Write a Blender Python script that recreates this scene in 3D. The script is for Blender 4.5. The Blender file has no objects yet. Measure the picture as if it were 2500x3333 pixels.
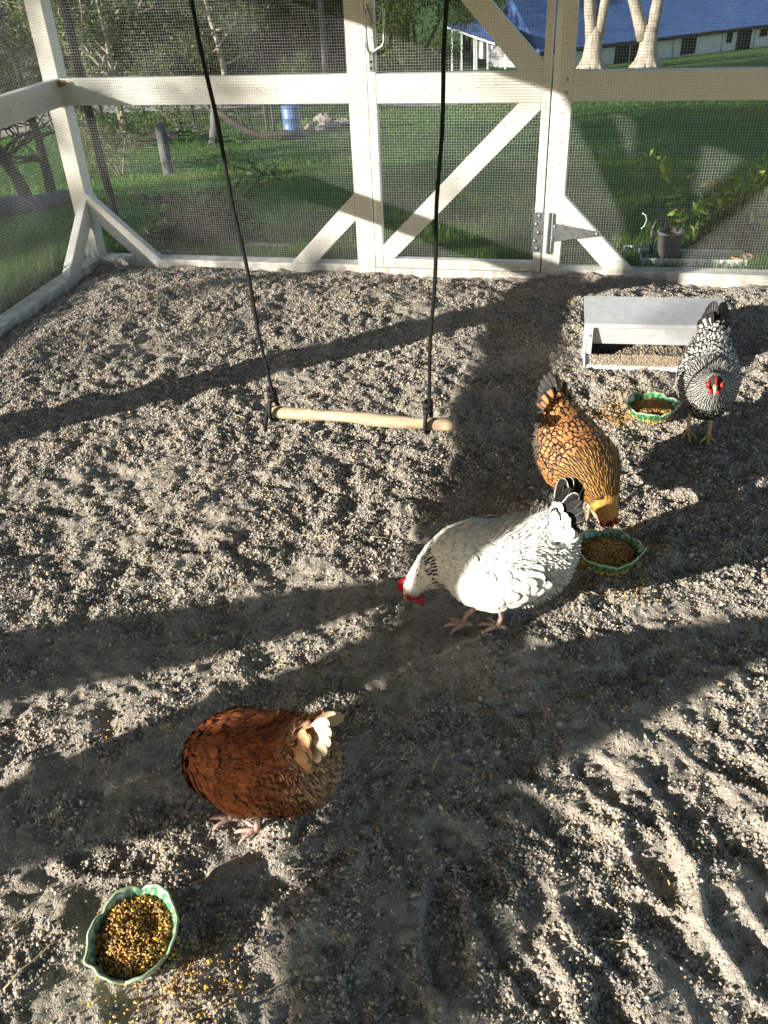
import bpy, math, random
import numpy as np
from mathutils import Vector, Matrix
SC = bpy.context.scene
COL = SC.collection
random.seed(7)
RNG = np.random.default_rng(11)

# ------------------------------------------------------------------ camera
F_PX = 2805.6            # focal length in pixels of the 2500 x 3333 photograph
CAM = np.array([1.021, -4.405, 1.561])
PITCH, YAW, ROLL = 0.6026, -0.2329, 0.0498


def cam_axes():
    cy, sy = math.cos(YAW), math.sin(YAW)
    fwd = np.array([sy * math.cos(PITCH), cy * math.cos(PITCH), -math.sin(PITCH)])
    right = np.array([cy, -sy, 0.0])
    down = np.cross(fwd, right)
    c, s = math.cos(ROLL), math.sin(ROLL)
    return c * right + s * down, -s * right + c * down, fwd


AX_R, AX_D, AX_F = cam_axes()
cam_data = bpy.data.cameras.new('camera')
cam = bpy.data.objects.new('camera', cam_data)
COL.objects.link(cam)
SC.camera = cam
cam.matrix_world = Matrix(((AX_R[0], -AX_D[0], -AX_F[0], CAM[0]),
                           (AX_R[1], -AX_D[1], -AX_F[1], CAM[1]),
                           (AX_R[2], -AX_D[2], -AX_F[2], CAM[2]), (0, 0, 0, 1)))
cam_data.sensor_fit = 'VERTICAL'
cam_data.sensor_height = 36.0
cam_data.lens = F_PX / 3333 * 36
cam_data.clip_start = 0.05
cam_data.clip_end = 2000

# ------------------------------------------------------------------ light
SUN_TO = np.array([-0.773, -0.634])          # horizontal direction towards the sun
SUN_EL = math.atan(0.325 * 0.773)
sun_data = bpy.data.lights.new('sun', 'SUN')
sun_data.energy = 5.0
sun_data.angle = math.radians(0.5)
sun_data.color = (1.0, 0.94, 0.84)
sun = bpy.data.objects.new('sun', sun_data)
COL.objects.link(sun)
_to = Vector((SUN_TO[0] * math.cos(SUN_EL), SUN_TO[1] * math.cos(SUN_EL), math.sin(SUN_EL)))
sun.rotation_euler = _to.to_track_quat('Z', 'Y').to_euler()
sun.location = (-6, -6, 6)
world = bpy.data.worlds.new('World')
SC.world = world
world.use_nodes = True
wn = world.node_tree
sky = wn.nodes.new('ShaderNodeTexSky')
sky.sky_type = 'NISHITA'
sky.sun_disc = False
sky.sun_elevation = SUN_EL
sky.sun_rotation = math.atan2(_to.x, _to.y)
sky.air_density = 1.0
sky.dust_density = 0.6
bg = wn.nodes['Background']
bg.inputs[1].default_value = 0.085
wn.links.new(sky.outputs[0], bg.inputs[0])
SC.view_settings.view_transform = 'Standard'
SC.view_settings.look = 'None'
SC.view_settings.gamma = 1.0
SC.view_settings.exposure = 1.3
SC.cycles.max_bounces = 6
SC.cycles.diffuse_bounces = 3
SC.cycles.glossy_bounces = 3
SC.cycles.caustics_reflective = False
SC.cycles.caustics_refractive = False


# ------------------------------------------------------------------ helpers
def tag(o, label=None, cat=None, group=None, kind=None):
    if label: o['label'] = label
    if cat: o['category'] = cat
    if group: o['group'] = group
    if kind: o['kind'] = kind
    return o


def empty(name, loc=(0, 0, 0), rz=0.0):
    o = bpy.data.objects.new(name, None)
    o.empty_display_size = 0.1
    COL.objects.link(o)
    o.location = loc
    o.rotation_euler = (0, 0, rz)
    return o


def link(name, me, parent=None):
    o = bpy.data.objects.new(name, me)
    COL.objects.link(o)
    if parent is not None:
        o.parent = parent
    return o


def mesh_np(name, V, F, mats, smooth=False, mat_idx=None, col=None, uv=None):
    """V (n,3), F (m,k) index array; col (n,4) point colours; uv (n,2) point uvs"""
    V = np.asarray(V, np.float32); F = np.asarray(F, np.int32)
    me = bpy.data.meshes.new(name)
    m, k = F.shape
    me.vertices.add(len(V)); me.vertices.foreach_set('co', V.ravel())
    me.loops.add(m * k); me.loops.foreach_set('vertex_index', F.ravel())
    me.polygons.add(m)
    me.polygons.foreach_set('loop_start', np.arange(0, m * k, k, dtype=np.int32))
    me.polygons.foreach_set('loop_total', np.full(m, k, np.int32))
    if smooth:
        me.polygons.foreach_set('use_smooth', np.ones(m, bool))
    if mat_idx is not None:
        me.polygons.foreach_set('material_index', np.asarray(mat_idx, np.int32))
    for mt in (mats if isinstance(mats, (list, tuple)) else [mats]):
        me.materials.append(mt)
    if col is not None:
        a = me.color_attributes.new('Col', 'FLOAT_COLOR', 'POINT')
        a.data.foreach_set('color', np.asarray(col, np.float32).ravel())
    if uv is not None:
        l = me.uv_layers.new(name='UVMap')
        l.data.foreach_set('uv', np.asarray(uv, np.float32)[F.ravel()].ravel())
    me.update(calc_edges=True)
    return me


class MB:
    """collects simple shapes into ONE mesh object"""
    def __init__(self):
        self.v = []; self.f = []; self.sm = []

    def add(self, vs, fs, smooth=False):
        b = len(self.v)
        self.v += [tuple(map(float, p)) for p in vs]
        self.f += [tuple(i + b for i in f) for f in fs]
        self.sm += [smooth] * len(fs)

    def box(self, lo, hi):
        x0, y0, z0 = lo; x1, y1, z1 = hi
        self.add([(x0, y0, z0), (x1, y0, z0), (x1, y1, z0), (x0, y1, z0), (x0, y0, z1), (x1, y0, z1), (x1, y1, z1), (x0, y1, z1)],
                 [(0, 3, 2, 1), (4, 5, 6, 7), (0, 1, 5, 4), (1, 2, 6, 5), (2, 3, 7, 6), (3, 0, 4, 7)])

    def prism(self, pts, ext):
        """planar polygon of 3-D points extruded by vector ext"""
        n = len(pts)
        a = [Vector(p) for p in pts]; e = Vector(ext)
        self.add([*a, *[p + e for p in a]],
                 [tuple(range(n))[::-1], tuple(range(n, 2 * n)), *[(i, (i + 1) % n, n + (i + 1) % n, n + i) for i in range(n)]])

    def tube(self, pts, radii, n=8, cap=True, smooth=True, squash=1.0):
        P = [Vector(p) for p in pts]
        if not hasattr(radii, '__len__'): radii = [radii] * len(P)
        vs = []; up = None
        for i, p in enumerate(P):
            t = (P[min(i + 1, len(P) - 1)] - P[max(i - 1, 0)])
            t = t.normalized() if t.length > 1e-9 else Vector((0, 0, 1))
            if up is None:
                up = Vector((0, 0, 1)) if abs(t.z) < .9 else Vector((1, 0, 0))
            s = t.cross(up)
            s = s.normalized() if s.length > 1e-6 else Vector((1, 0, 0))
            up = s.cross(t).normalized()
            for k in range(n):
                a = 2 * math.pi * k / n
                vs.append(p + (s * math.cos(a) + up * math.sin(a) * squash) * radii[i])
        fs = []
        for i in range(len(P) - 1):
            for k in range(n):
                fs.append((i * n + k, i * n + (k + 1) % n, (i + 1) * n + (k + 1) % n, (i + 1) * n + k))
        if cap:
            fs.append(tuple(range(n))[::-1]); fs.append(tuple(range((len(P) - 1) * n, len(P) * n)))
        self.add(vs, fs, smooth)

    def lathe(self, c, prof, n=24, smooth=True):
        vs = []; fs = []
        for r, z in prof:
            for k in range(n):
                a = 2 * math.pi * k / n
                vs.append((c[0] + r * math.cos(a), c[1] + r * math.sin(a), c[2] + z))
        for i in range(len(prof) - 1):
            for k in range(n):
                fs.append((i * n + k, i * n + (k + 1) % n, (i + 1) * n + (k + 1) % n, (i + 1) * n + k))
        self.add(vs, fs, smooth)

    def ball(self, c, r, n=10, m=7):
        r = (r, r, r) if not hasattr(r, '__len__') else r
        vs = []; fs = []
        for i in range(m + 1):
            t = math.pi * i / m
            for k in range(n):
                a = 2 * math.pi * k / n
                vs.append((c[0] + r[0] * math.sin(t) * math.cos(a), c[1] + r[1] * math.sin(t) * math.sin(a), c[2] + r[2] * math.cos(t)))
        for i in range(m):
            for k in range(n):
                fs.append((i * n + k, (i + 1) * n + k, (i + 1) * n + (k + 1) % n, i * n + (k + 1) % n))
        self.add(vs, fs, True)

    def build(self, name, mat, parent=None, bevel=0.0):
        me = bpy.data.meshes.new(name)
        me.from_pydata(self.v, [], self.f)
        me.polygons.foreach_set('use_smooth', self.sm)
        me.materials.append(mat)
        me.validate(); me.update()
        o = link(name, me, parent)
        if bevel:
            b = o.modifiers.new('bevel', 'BEVEL'); b.width = bevel; b.segments = 2; b.limit_method = 'ANGLE'; b.angle_limit = math.radians(40)
        return o


def one_box(name, lo, hi, mat, parent, bevel=0.002):
    m = MB(); m.box(lo, hi); return m.build(name, mat, parent, bevel)


def one_prism(name, pts, ext, mat, parent, bevel=0.002):
    m = MB(); m.prism(pts, ext); return m.build(name, mat, parent, bevel)


def vnoise(x, y, seed=0):
    """smooth value noise in [-1,1]"""
    r = np.random.default_rng(seed); T = r.uniform(-1, 1, (256, 256))
    xi = np.floor(x).astype(int); yi = np.floor(y).astype(int)
    fx = x - xi; fy = y - yi
    fx = fx * fx * (3 - 2 * fx); fy = fy * fy * (3 - 2 * fy)
    g = lambda a, b: T[a & 255, b & 255]
    return (g(xi, yi) * (1 - fx) + g(xi + 1, yi) * fx) * (1 - fy) + (g(xi, yi + 1) * (1 - fx) + g(xi + 1, yi + 1) * fx) * fy


def smooth(a, b, x):
    t = np.clip((np.asarray(x, float) - a) / (b - a), 0, 1)
    return t * t * (3 - 2 * t)


D2P = 2500 / 1659.0


def ray(u, v):
    """direction through a point of the photograph (given on a 1659-wide copy of it)"""
    return AX_R * ((u * D2P - 1250) / F_PX) + AX_D * ((v * D2P - 1666.5) / F_PX) + AX_F


def on_z(u, v, z):
    d = ray(u, v); return CAM + d * (z - CAM[2]) / d[2]


def on_y(u, v, y):
    d = ray(u, v); return CAM + d * (y - CAM[1]) / d[1]


def at_dist(u, v, r):
    d = ray(u, v); return CAM + d * r / math.hypot(d[0], d[1])


_TD = np.array([0, 4.7, 7, 12, 25, 40, 60, 80, 97, 200, 400])
_TZ = np.array([0, 0.0, -.22, -1.25, -3.9, -4.9, -7.0, -9.0, -10.7, -17.0, -20])


def terrain(x, y):
    x = np.asarray(x, float); y = np.asarray(y, float)
    d = np.hypot(x - CAM[0], y - CAM[1])
    z = np.interp(d, _TD, _TZ)
    z2 = (np.interp(d * .93, _TD, _TZ) + np.interp(d * 1.07, _TD, _TZ) + z) / 3
    return z2 - 0.015 + 0.055 * np.clip(x - 6, -4, 16) * smooth(65, 90, d) + 0.05 * vnoise(x / 3, y / 3, 3) * smooth(6, 14, d)


def on_ground(u, v):
    d = ray(u, v); t = 1.0
    for _ in range(4000):
        P = CAM + d * t
        if P[2] <= float(terrain(P[0], P[1])): return P
        t += 0.02 + t * 0.002
    return CAM + d * t


# ------------------------------------------------------------------ materials
class NT:
    def __init__(self, name, rough=0.7, metal=0.0, spec=0.5):
        self.m = bpy.data.materials.new(name); self.m.use_nodes = True
        self.t = self.m.node_tree; self.b = self.t.nodes['Principled BSDF']
        self.b.inputs['Roughness'].default_value = rough
        self.b.inputs['Metallic'].default_value = metal
        self.b.inputs['Specular IOR Level'].default_value = spec
        self.co = None

    def n(self, typ, **kw):
        x = self.t.nodes.new(typ)
        for k, v in kw.items():
            if k.startswith('i_'):
                key = k[2:]; x.inputs[int(key) if key.isdigit() else key].default_value = v
            else: setattr(x, k, v)
        return x

    def l(self, a, b): self.t.links.new(a, b)

    def coord(self, kind='Object'):
        if self.co is None: self.co = self.n('ShaderNodeTexCoord')
        return self.co.outputs[kind]

    def noise(self, scale, detail=4, stretch=None, rough=.55, kind='Object'):
        t = self.n('ShaderNodeTexNoise'); t.inputs['Scale'].default_value = scale
        t.inputs['Detail'].default_value = detail; t.inputs['Roughness'].default_value = rough
        if stretch:
            mp = self.n('ShaderNodeMapping'); mp.inputs['Scale'].default_value = stretch
            self.l(self.coord(kind), mp.inputs[0]); self.l(mp.outputs[0], t.inputs['Vector'])
        else: self.l(self.coord(kind), t.inputs['Vector'])
        return t.outputs['Fac']

    def ramp(self, fac, stops):
        r = self.n('ShaderNodeValToRGB'); e = r.color_ramp.elements
        while len(e) < len(stops): e.new(0.5)
        for s, (p, c) in zip(e, stops):
            s.position = p; s.color = (*c, 1) if len(c) == 3 else c
        self.l(fac, r.inputs[0]); return r.outputs[0]

    def mix(self, fac, a, b, mode='MIX'):
        x = self.n('ShaderNodeMix'); x.data_type = 'RGBA'; x.blend_type = mode
        for s, v in ((0, fac), (6, a), (7, b)):
            if hasattr(v, 'links') or hasattr(v, 'is_linked'): self.l(v, x.inputs[s])
            else: x.inputs[s].default_value = v if s == 0 else (*v, 1)
        return x.outputs[2]

    def math(self, op, a, b=None):
        x = self.n('ShaderNodeMath', operation=op)
        for i, v in enumerate((a, b)):
            if v is None: continue
            if hasattr(v, 'is_linked'): self.l(v, x.inputs[i])
            else: x.inputs[i].default_value = v
        return x.outputs[0]

    def attr(self, name='Col'):
        a = self.n('ShaderNodeAttribute'); a.attribute_name = name; return a

    def base(self, c):
        if hasattr(c, 'is_linked'): self.l(c, self.b.inputs['Base Color'])
        else: self.b.inputs['Base Color'].default_value = (*c, 1)

    def bump(self, h, strength=.3, dist=.01):
        b = self.n('ShaderNodeBump'); b.inputs['Strength'].default_value = strength; b.inputs['Distance'].default_value = dist
        self.l(h, b.inputs['Height']); self.l(b.outputs[0], self.b.inputs['Normal'])


def simple(name, c1, c2, scale=20, rough=.7, metal=0., bump=0., spec=.5, stretch=None, bdist=.01):
    t = NT(name, rough, metal, spec)
    f = t.noise(scale, 5, stretch)
    t.base(t.ramp(f, [(.3, c1), (.7, c2)]))
    if bump: t.bump(f, bump, bdist)
    return t.m


def mat_paint():
    t = NT('white_painted_timber', .55)
    g = t.noise(14, 4, (1, 1, 1)); s = t.noise(3.2, 6)
    geo = t.n('ShaderNodeNewGeometry'); sep = t.n('ShaderNodeSeparateXYZ'); t.l(geo.outputs['Position'], sep.inputs[0])
    c = t.ramp(g, [(.25, (.74, .72, .655)), (.6, (.80, .785, .725))])
    c = t.mix(t.ramp(s, [(.55, (0, 0, 0)), (.75, (.28, .28, .28))]), c, (.52, .49, .42))
    low = t.n('ShaderNodeMapRange', i_1=0.13, i_2=0.02, i_3=0.0, i_4=1.0); t.l(sep.outputs[2], low.inputs[0])
    dirt = t.math('MULTIPLY', low.outputs[0], t.ramp(t.noise(16, 6), [(.35, (0, 0, 0)), (.62, (.75, .75, .75))]))
    c = t.mix(dirt, c, (.30, .26, .21))
    t.base(c); t.bump(t.noise(60, 4), .12, .004)
    return t.m


def mat_dirt():
    t = NT('dusty_dirt', .95, spec=.2)
    a = t.noise(5, 6); b = t.noise(70, 4); c = t.noise(260, 3)
    col = t.ramp(a, [(.3, (.33, .285, .235)), (.7, (.46, .405, .335))])
    col = t.mix(t.ramp(b, [(.42, (0, 0, 0)), (.62, (.8, .8, .8))]), col, (.23, .21, .185))
    col = t.mix(t.ramp(c, [(.5, (0, 0, 0)), (.7, (.7, .7, .7))]), col, (.50, .45, .38))
    t.base(col)
    h = t.math('ADD', t.math('MULTIPLY', b, 1.0), t.math('MULTIPLY', c, .5))
    t.bump(h, .9, .010)
    return t.m


def mat_vcol(name, rough=.7, spec=.4, vary=0.0, scale=40, bump=0.0, trans=0.0):
    t = NT(name, rough, spec=spec)
    c = t.attr().outputs['Color']
    if vary:
        c = t.mix(vary, c, t.ramp(t.noise(scale, 4), [(.3, (.25, .25, .25)), (.7, (1, 1, 1))]), 'MULTIPLY')
    t.base(c)
    if bump: t.bump(t.noise(scale * 2, 3), bump, .004)
    if trans:
        tr = t.n('ShaderNodeBsdfTranslucent'); t.l(c, tr.inputs[0])
        mx = t.n('ShaderNodeMixShader', i_0=trans)
        out = [n for n in t.t.nodes if n.type == 'OUTPUT_MATERIAL'][0]
        t.l(t.b.outputs[0], mx.inputs[1]); t.l(tr.outputs[0], mx.inputs[2]); t.l(mx.outputs[0], out.inputs[0])
    return t.m


def mat_feather(name, mode, edge=(.012, .010, .009), lo=.62, hi=.78, spread=0.0):
    """mode 'lace': edge colour round the rim; 'stripe': edge colour down the middle; 'plain'"""
    t = NT(name, .62, spec=.3)
    base = t.attr().outputs['Color']
    uv = t.n('ShaderNodeUVMap'); sep = t.n('ShaderNodeSeparateXYZ'); t.l(uv.outputs[0], sep.inputs[0])
    u = t.math('ABSOLUTE', t.math('SUBTRACT', t.math('MULTIPLY', sep.outputs[0], 2.0), 1.0)); v = sep.outputs[1]
    # fine barbs
    barb = t.n('ShaderNodeTexWave'); barb.inputs['Scale'].default_value = 9; barb.inputs['Distortion'].default_value = 2.0
    mp = t.n('ShaderNodeMapping'); mp.inputs['Rotation'].default_value = (0, 0, .9); t.l(uv.outputs[0], mp.inputs[0]); t.l(mp.outputs[0], barb.inputs['Vector'])
    base = t.mix(.30, base, t.ramp(barb.outputs['Fac'], [(.1, (.62, .62, .62)), (.8, (1, 1, 1))]), 'MULTIPLY')
    shaft = t.ramp(u, [(.0, (1, 1, 1)), (.07, (0, 0, 0))])
    if mode == 'plain':
        base = t.mix(t.math('MULTIPLY', shaft, .25), base, (.8, .7, .55), 'SCREEN')
        t.base(base)
    else:
        if mode == 'lace':
            k = t.math('MAXIMUM', u, t.math('ADD', t.math('MULTIPLY', v, 1.15), -.27))
            f = t.n('ShaderNodeMapRange', i_1=lo, i_2=hi); t.l(k, f.inputs[0])
        else:
            f = t.n('ShaderNodeMapRange', i_1=hi, i_2=lo); t.l(u, f.inputs[0])
        t.base(t.mix(f.outputs[0], base, edge))
    t.bump(barb.outputs['Fac'], .25, .0015)
    return t.m


M = {}
M['paint'] = mat_paint()
M['dirt'] = mat_dirt()
M['wire'] = simple('galvanised_wire', (.36, .365, .36), (.48, .485, .48), 60, .55, .0)
M['galv'] = simple('galvanised_steel', (.52, .54, .56), (.64, .66, .68), 38, .42, .25, .05)
M['zinc'] = simple('zinc_plate', (.22, .24, .25), (.42, .44, .45), 60, .38, .75, .1)
M['screw'] = simple('screw_steel', (.30, .30, .30), (.5, .5, .5), 90, .35, .8)
M['steel'] = simple('dull_steel_handle', (.30, .31, .32), (.48, .49, .50), 40, .35, .8)
M['rope'] = None
M['bark'] = simple('grey_bark', (.10, .085, .07), (.24, .21, .17), 9, .9, 0, .6, .2, (1, 1, .25), .05)
M['palebark'] = simple('pale_gum_bark', (.22, .185, .145), (.42, .37, .30), 3.5, .85, 0, .3, .2, (1, 1, .35), .05)
M['darkwood'] = simple('weathered_dark_timber', (.030, .026, .022), (.075, .065, .055), 12, .9, 0, .4, .2, (1, 1, .2))
M['greywood'] = simple('weathered_grey_timber', (.075, .075, .078), (.15, .15, .152), 12, .9, 0, .4, .2, (1, 1, .2))
M['roof'] = simple('coop_roof_sheet', (.30, .31, .31), (.42, .43, .43), 8, .5, .3)
M['pebble'] = mat_vcol('loose_gravel', .85, .3, .0)
M['grain'] = mat_vcol('mixed_grain', .5, .4)
M['grass'] = mat_vcol('grass_blades', .6, .3, trans=.35)
M['leaf'] = mat_vcol('leaves', .55, .35, trans=.30)
M['red'] = simple('red_comb_skin', (.36, .010, .016), (.52, .028, .040), 90, .42, 0, .25)
M['beak'] = simple('horn_beak', (.30, .22, .13), (.50, .40, .27), 120, .4)
M['eye'] = simple('dark_eye', (.01, .006, .004), (.03, .015, .01), 50, .1)
M['leg_pink'] = simple('pinkish_leg_scales', (.42, .25, .20), (.60, .40, .34), 160, .6, 0, .4)
M['leg_yellow'] = simple('yellowish_leg_scales', (.50, .32, .15), (.68, .50, .30), 160, .6, 0, .4)
M['glaze_in'] = None


def mat_rope():
    t = NT('black_braided_rope', .7, spec=.4)
    uv = t.n('ShaderNodeUVMap')
    w = t.n('ShaderNodeTexWave'); w.wave_type = 'BANDS'; w.bands_direction = 'DIAGONAL'; w.inputs['Scale'].default_value = 1.6
    t.l(uv.outputs[0], w.inputs['Vector'])
    t.base(t.ramp(w.outputs['Fac'], [(.3, (.006, .006, .007)), (.8, (.028, .028, .032))]))
    t.bump(w.outputs['Fac'], .9, .003)
    return t.m


def mat_glaze():
    t = NT('green_glazed_ceramic', .18, spec=.6)
    c = t.attr().outputs['Color']
    c = t.mix(.5, c, t.ramp(t.noise(45, 4), [(.3, (.55, .6, .55)), (.7, (1, 1, 1))]), 'MULTIPLY')
    t.base(c); t.b.inputs['Coat Weight'].default_value = .6; t.b.inputs['Coat Roughness'].default_value = .08
    return t.m


M['rope'] = mat_rope()
M['glaze'] = mat_glaze()


def mat_stick():
    t = NT('peeled_branch_wood', .75, spec=.25)
    a = t.noise(22, 6, (.35, 1.6, 1.6)); b = t.noise(120, 3, (.2, 1, 1))
    c = t.ramp(a, [(.30, (.20, .13, .075)), (.46, (.42, .32, .21)), (.68, (.55, .46, .33))])
    c = t.mix(t.ramp(b, [(.55, (0, 0, 0)), (.72, (.6, .6, .6))]), c, (.27, .17, .09))
    t.base(c); t.bump(a, .35, .006)
    return t.m


M['stick'] = mat_stick()


def mat_lawn():
    t = NT('lawn_grass', .9, spec=.15)
    a = t.noise(.35, 6); b = t.noise(3.5, 5); c = t.noise(38, 3)
    col = t.ramp(a, [(.35, (.050, .112, .030)), (.65, (.090, .165, .040))])
    col = t.mix(t.ramp(b, [(.40, (0, 0, 0)), (.70, (.65, .65, .65))]), col, (.035, .070, .018))
    col = t.mix(t.ramp(c, [(.5, (0, 0, 0)), (.72, (.5, .5, .5))]), col, (.13, .165, .045))
    t.base(col)
    t.bump(t.math('ADD', c, t.math('MULTIPLY', b, .6)), .8, .06)
    return t.m


M['lawn'] = mat_lawn()
M['gravelroad'] = simple('pale_driveway', (.32, .30, .27), (.46, .43, .39), 2, .95, 0, .2, .2)
M['housewall'] = simple('white_weatherboard', (.70, .72, .74), (.78, .79, .80), 1.2, .6)


def mat_housewall():
    t = NT('white_weatherboards', .55)
    sep = t.n('ShaderNodeSeparateXYZ'); t.l(t.coord('Object'), sep.inputs[0])
    w = t.math('FRACT', t.math('MULTIPLY', sep.outputs[2], 5.0))
    t.base(t.ramp(t.noise(.8, 4), [(.3, (.70, .715, .73)), (.7, (.79, .79, .79))]))
    t.bump(w, .5, .03)
    return t.m


def mat_houseroof():
    t = NT('blue_corrugated_roof', .32, .0, .6)
    sep = t.n('ShaderNodeSeparateXYZ'); t.l(t.coord('Object'), sep.inputs[0])
    w = t.math('SINE', t.math('MULTIPLY', sep.outputs[0], 42.0))
    t.base(t.ramp(t.noise(.5, 5), [(.3, (.045, .090, .23)), (.7, (.065, .125, .29))]))
    t.bump(w, .35, .03)
    return t.m


M['housewall'] = mat_housewall()
M['houseroof'] = mat_houseroof()
M['trimdark'] = simple('dark_house_trim', (.02, .025, .035), (.035, .04, .05), 3, .5)
M['whitetrim'] = simple('white_house_trim', (.72, .73, .74), (.80, .80, .80), 3, .5)
M['glass'] = simple('dark_window_glass', (.012, .016, .022), (.03, .036, .045), 1.0, .08, 0, 0, .6)
M['blueplastic'] = simple('blue_plastic_drum', (.05, .11, .26), (.075, .15, .32), 6, .45)
M['blackplastic'] = simple('black_plastic', (.012, .012, .013), (.03, .03, .03), 20, .4)
M['whiteplastic'] = simple('white_plastic', (.62, .66, .72), (.75, .77, .80), 9, .45)
M['terracotta'] = simple('terracotta', (.38, .13, .06), (.50, .20, .10), 20, .8)
M['rock'] = simple('grey_brown_rock', (.12, .105, .09), (.26, .23, .20), 9, .9, 0, .6)
M['deadleaf'] = simple('dry_brown_leaf', (.20, .11, .05), (.34, .21, .11), 40, .8)
M['straw'] = simple('dry_straw', (.45, .36, .20), (.62, .52, .34), 60, .8)
M['bucket'] = simple('scuffed_steel_bucket', (.16, .155, .15), (.36, .35, .33), 9, .42, .55, .1)


# ------------------------------------------------------------------ the pen floor
ZF = 0.055                                   # height of the loose dirt away from the walls


def dirt_h(x, y):
    x = np.asarray(x, float); y = np.asarray(y, float)
    b = -0.004 + (ZF + 0.004) * smooth(-0.03, -0.42, y + 0.06 * vnoise(x * 2.3, y * 2.3, 5)) * smooth(-1.62, -1.25, x)
    b = b + 0.034 * np.exp(-(((x - 1.2) / .28) ** 2 + ((y + .05) / .16) ** 2))        # heap in front of the right-hand brace
    b = b + 0.020 * np.exp(-(((x + .75) / .5) ** 2 + ((y + .12) / .2) ** 2))
    h = b + 0.010 * vnoise(x * 3.1, y * 3.1, 21) + 0.0085 * vnoise(x * 7.3 + 3, y * 7.3, 22) + 0.0095 * vnoise(x * 17, y * 17, 23)
    h = h + 0.0064 * vnoise(x * 41, y * 41, 24) + 0.0022 * vnoise(x * 90, y * 90, 25)
    for cx, cy, a, l, w, dp in FOOT:
        dx, dy = x - cx, y - cy
        p = (dx * math.cos(a) + dy * math.sin(a)) / l; q = (-dx * math.sin(a) + dy * math.cos(a)) / w
        r = np.sqrt(p * p + q * q)
        h = h - dp * (1 - smooth(.75, 1.05, r)) + dp * .45 * np.exp(-((r - 1.2) / .16) ** 2)
        h = h + .0018 * np.sin(p * l * 520) * (1 - smooth(.7, .95, r))
    return h


FOOT = []
_fr = random.Random(5)
for (u, v, a) in [(1560, 1640, 2.5), (1330, 1700, 2.2), (1420, 1850, 2.2), (1600, 1800, 2.0), (1300, 2010, 2.3), (1480, 2030, 2.4),
                  (1620, 2040, 2.2), (1250, 1480, .7), (1150, 1470, .5), (1400, 1440, .6), (1180, 1760, 2.6), (1000, 1850, 2.2),
                  (960, 2020, 1.9), (1130, 2080, 2.1), (650, 1900, .8), (250, 1850, .3), (180, 1100, .4), (420, 1180, .2), (260, 830, .3), (1100, 1600, 2.4)]:
    p = on_z(u, v, ZF)
    FOOT.append((p[0], p[1], a + _fr.uniform(-.2, .2), .115 + _fr.uniform(-.02, .02), .043, .0085 + _fr.uniform(-.002, .003)))


def build_floor():
    st = .0065
    xs = np.arange(-1.66, 2.75, st); ys = np.arange(-4.75, .0, st)
    X, Y = np.meshgrid(xs, ys)
    Z = dirt_h(X, Y)
    ny, nx = X.shape
    i = np.arange(nx * ny).reshape(ny, nx)
    F = np.stack([i[:-1, :-1], i[:-1, 1:], i[1:, 1:], i[1:, :-1]], -1).reshape(-1, 4)
    me = mesh_np('pen_dirt', np.stack([X, Y, Z], -1).reshape(-1, 3), F, M['dirt'], smooth=True)
    o = link('pen_dirt', me)
    tag(o, 'dusty grey dirt floor of the chicken pen marked with boot prints', 'dirt floor', kind='structure')


def in_view(P, mx=.18):
    q = P - CAM
    z = q @ AX_F
    u = (q @ AX_R) / np.maximum(z, .01) * F_PX + 1250; v = (q @ AX_D) / np.maximum(z, .01) * F_PX + 1666.5
    return (z > .2) & (u > -2500 * mx) & (u < 2500 * (1 + mx)) & (v > -3333 * mx) & (v < 3333 * (1 + mx * .6))


OCT = np.array([(1, 0, 0), (-1, 0, 0), (0, 1, 0), (0, -1, 0), (0, 0, 1), (0, 0, -1)], float)
OCTF = np.array([(0, 2, 4), (2, 1, 4), (1, 3, 4), (3, 0, 4), (2, 0, 5), (1, 2, 5), (3, 1, 5), (0, 3, 5)])


def rand_rot(n, rng, flat=None):
    """n random rotation matrices; flat -> mostly about z"""
    if flat is None:
        q = rng.normal(size=(n, 4)); q /= np.linalg.norm(q, axis=1, keepdims=True)
        w, x, y, z = q.T
    else:
        a = rng.uniform(0, 2 * np.pi, n) / 2
        q = np.stack([np.cos(a), rng.normal(0, flat, n), rng.normal(0, flat, n), np.sin(a)], 1)
        q /= np.linalg.norm(q, axis=1, keepdims=True); w, x, y, z = q.T
    return np.stack([np.stack([1 - 2 * (y * y + z * z), 2 * (x * y - w * z), 2 * (x * z + w * y)], 1),
                     np.stack([2 * (x * y + w * z), 1 - 2 * (x * x + z * z), 2 * (y * z - w * x)], 1),
                     np.stack([2 * (x * z - w * y), 2 * (y * z + w * x), 1 - 2 * (x * x + y * y)], 1)], 1)


def blobs(P, S, R, C, rng, jit=.25):
    """many octahedral stones: P (n,3) S (n,3) R (n,3,3) C (n,3) -> arrays"""
    n = len(P)
    v = OCT[None] * (1 + rng.uniform(-jit, jit, (n, 6, 1))) * S[:, None, :]
    v = np.einsum('nij,nkj->nki', R, v) + P[:, None, :]
    f = OCTF[None] + (np.arange(n) * 6)[:, None, None]
    c = np.concatenate([np.repeat(C[:, None, :], 6, 1), np.ones((n, 6, 1))], 2)
    return v.reshape(-1, 3), f.reshape(-1, 3), c.reshape(-1, 4)


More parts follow.
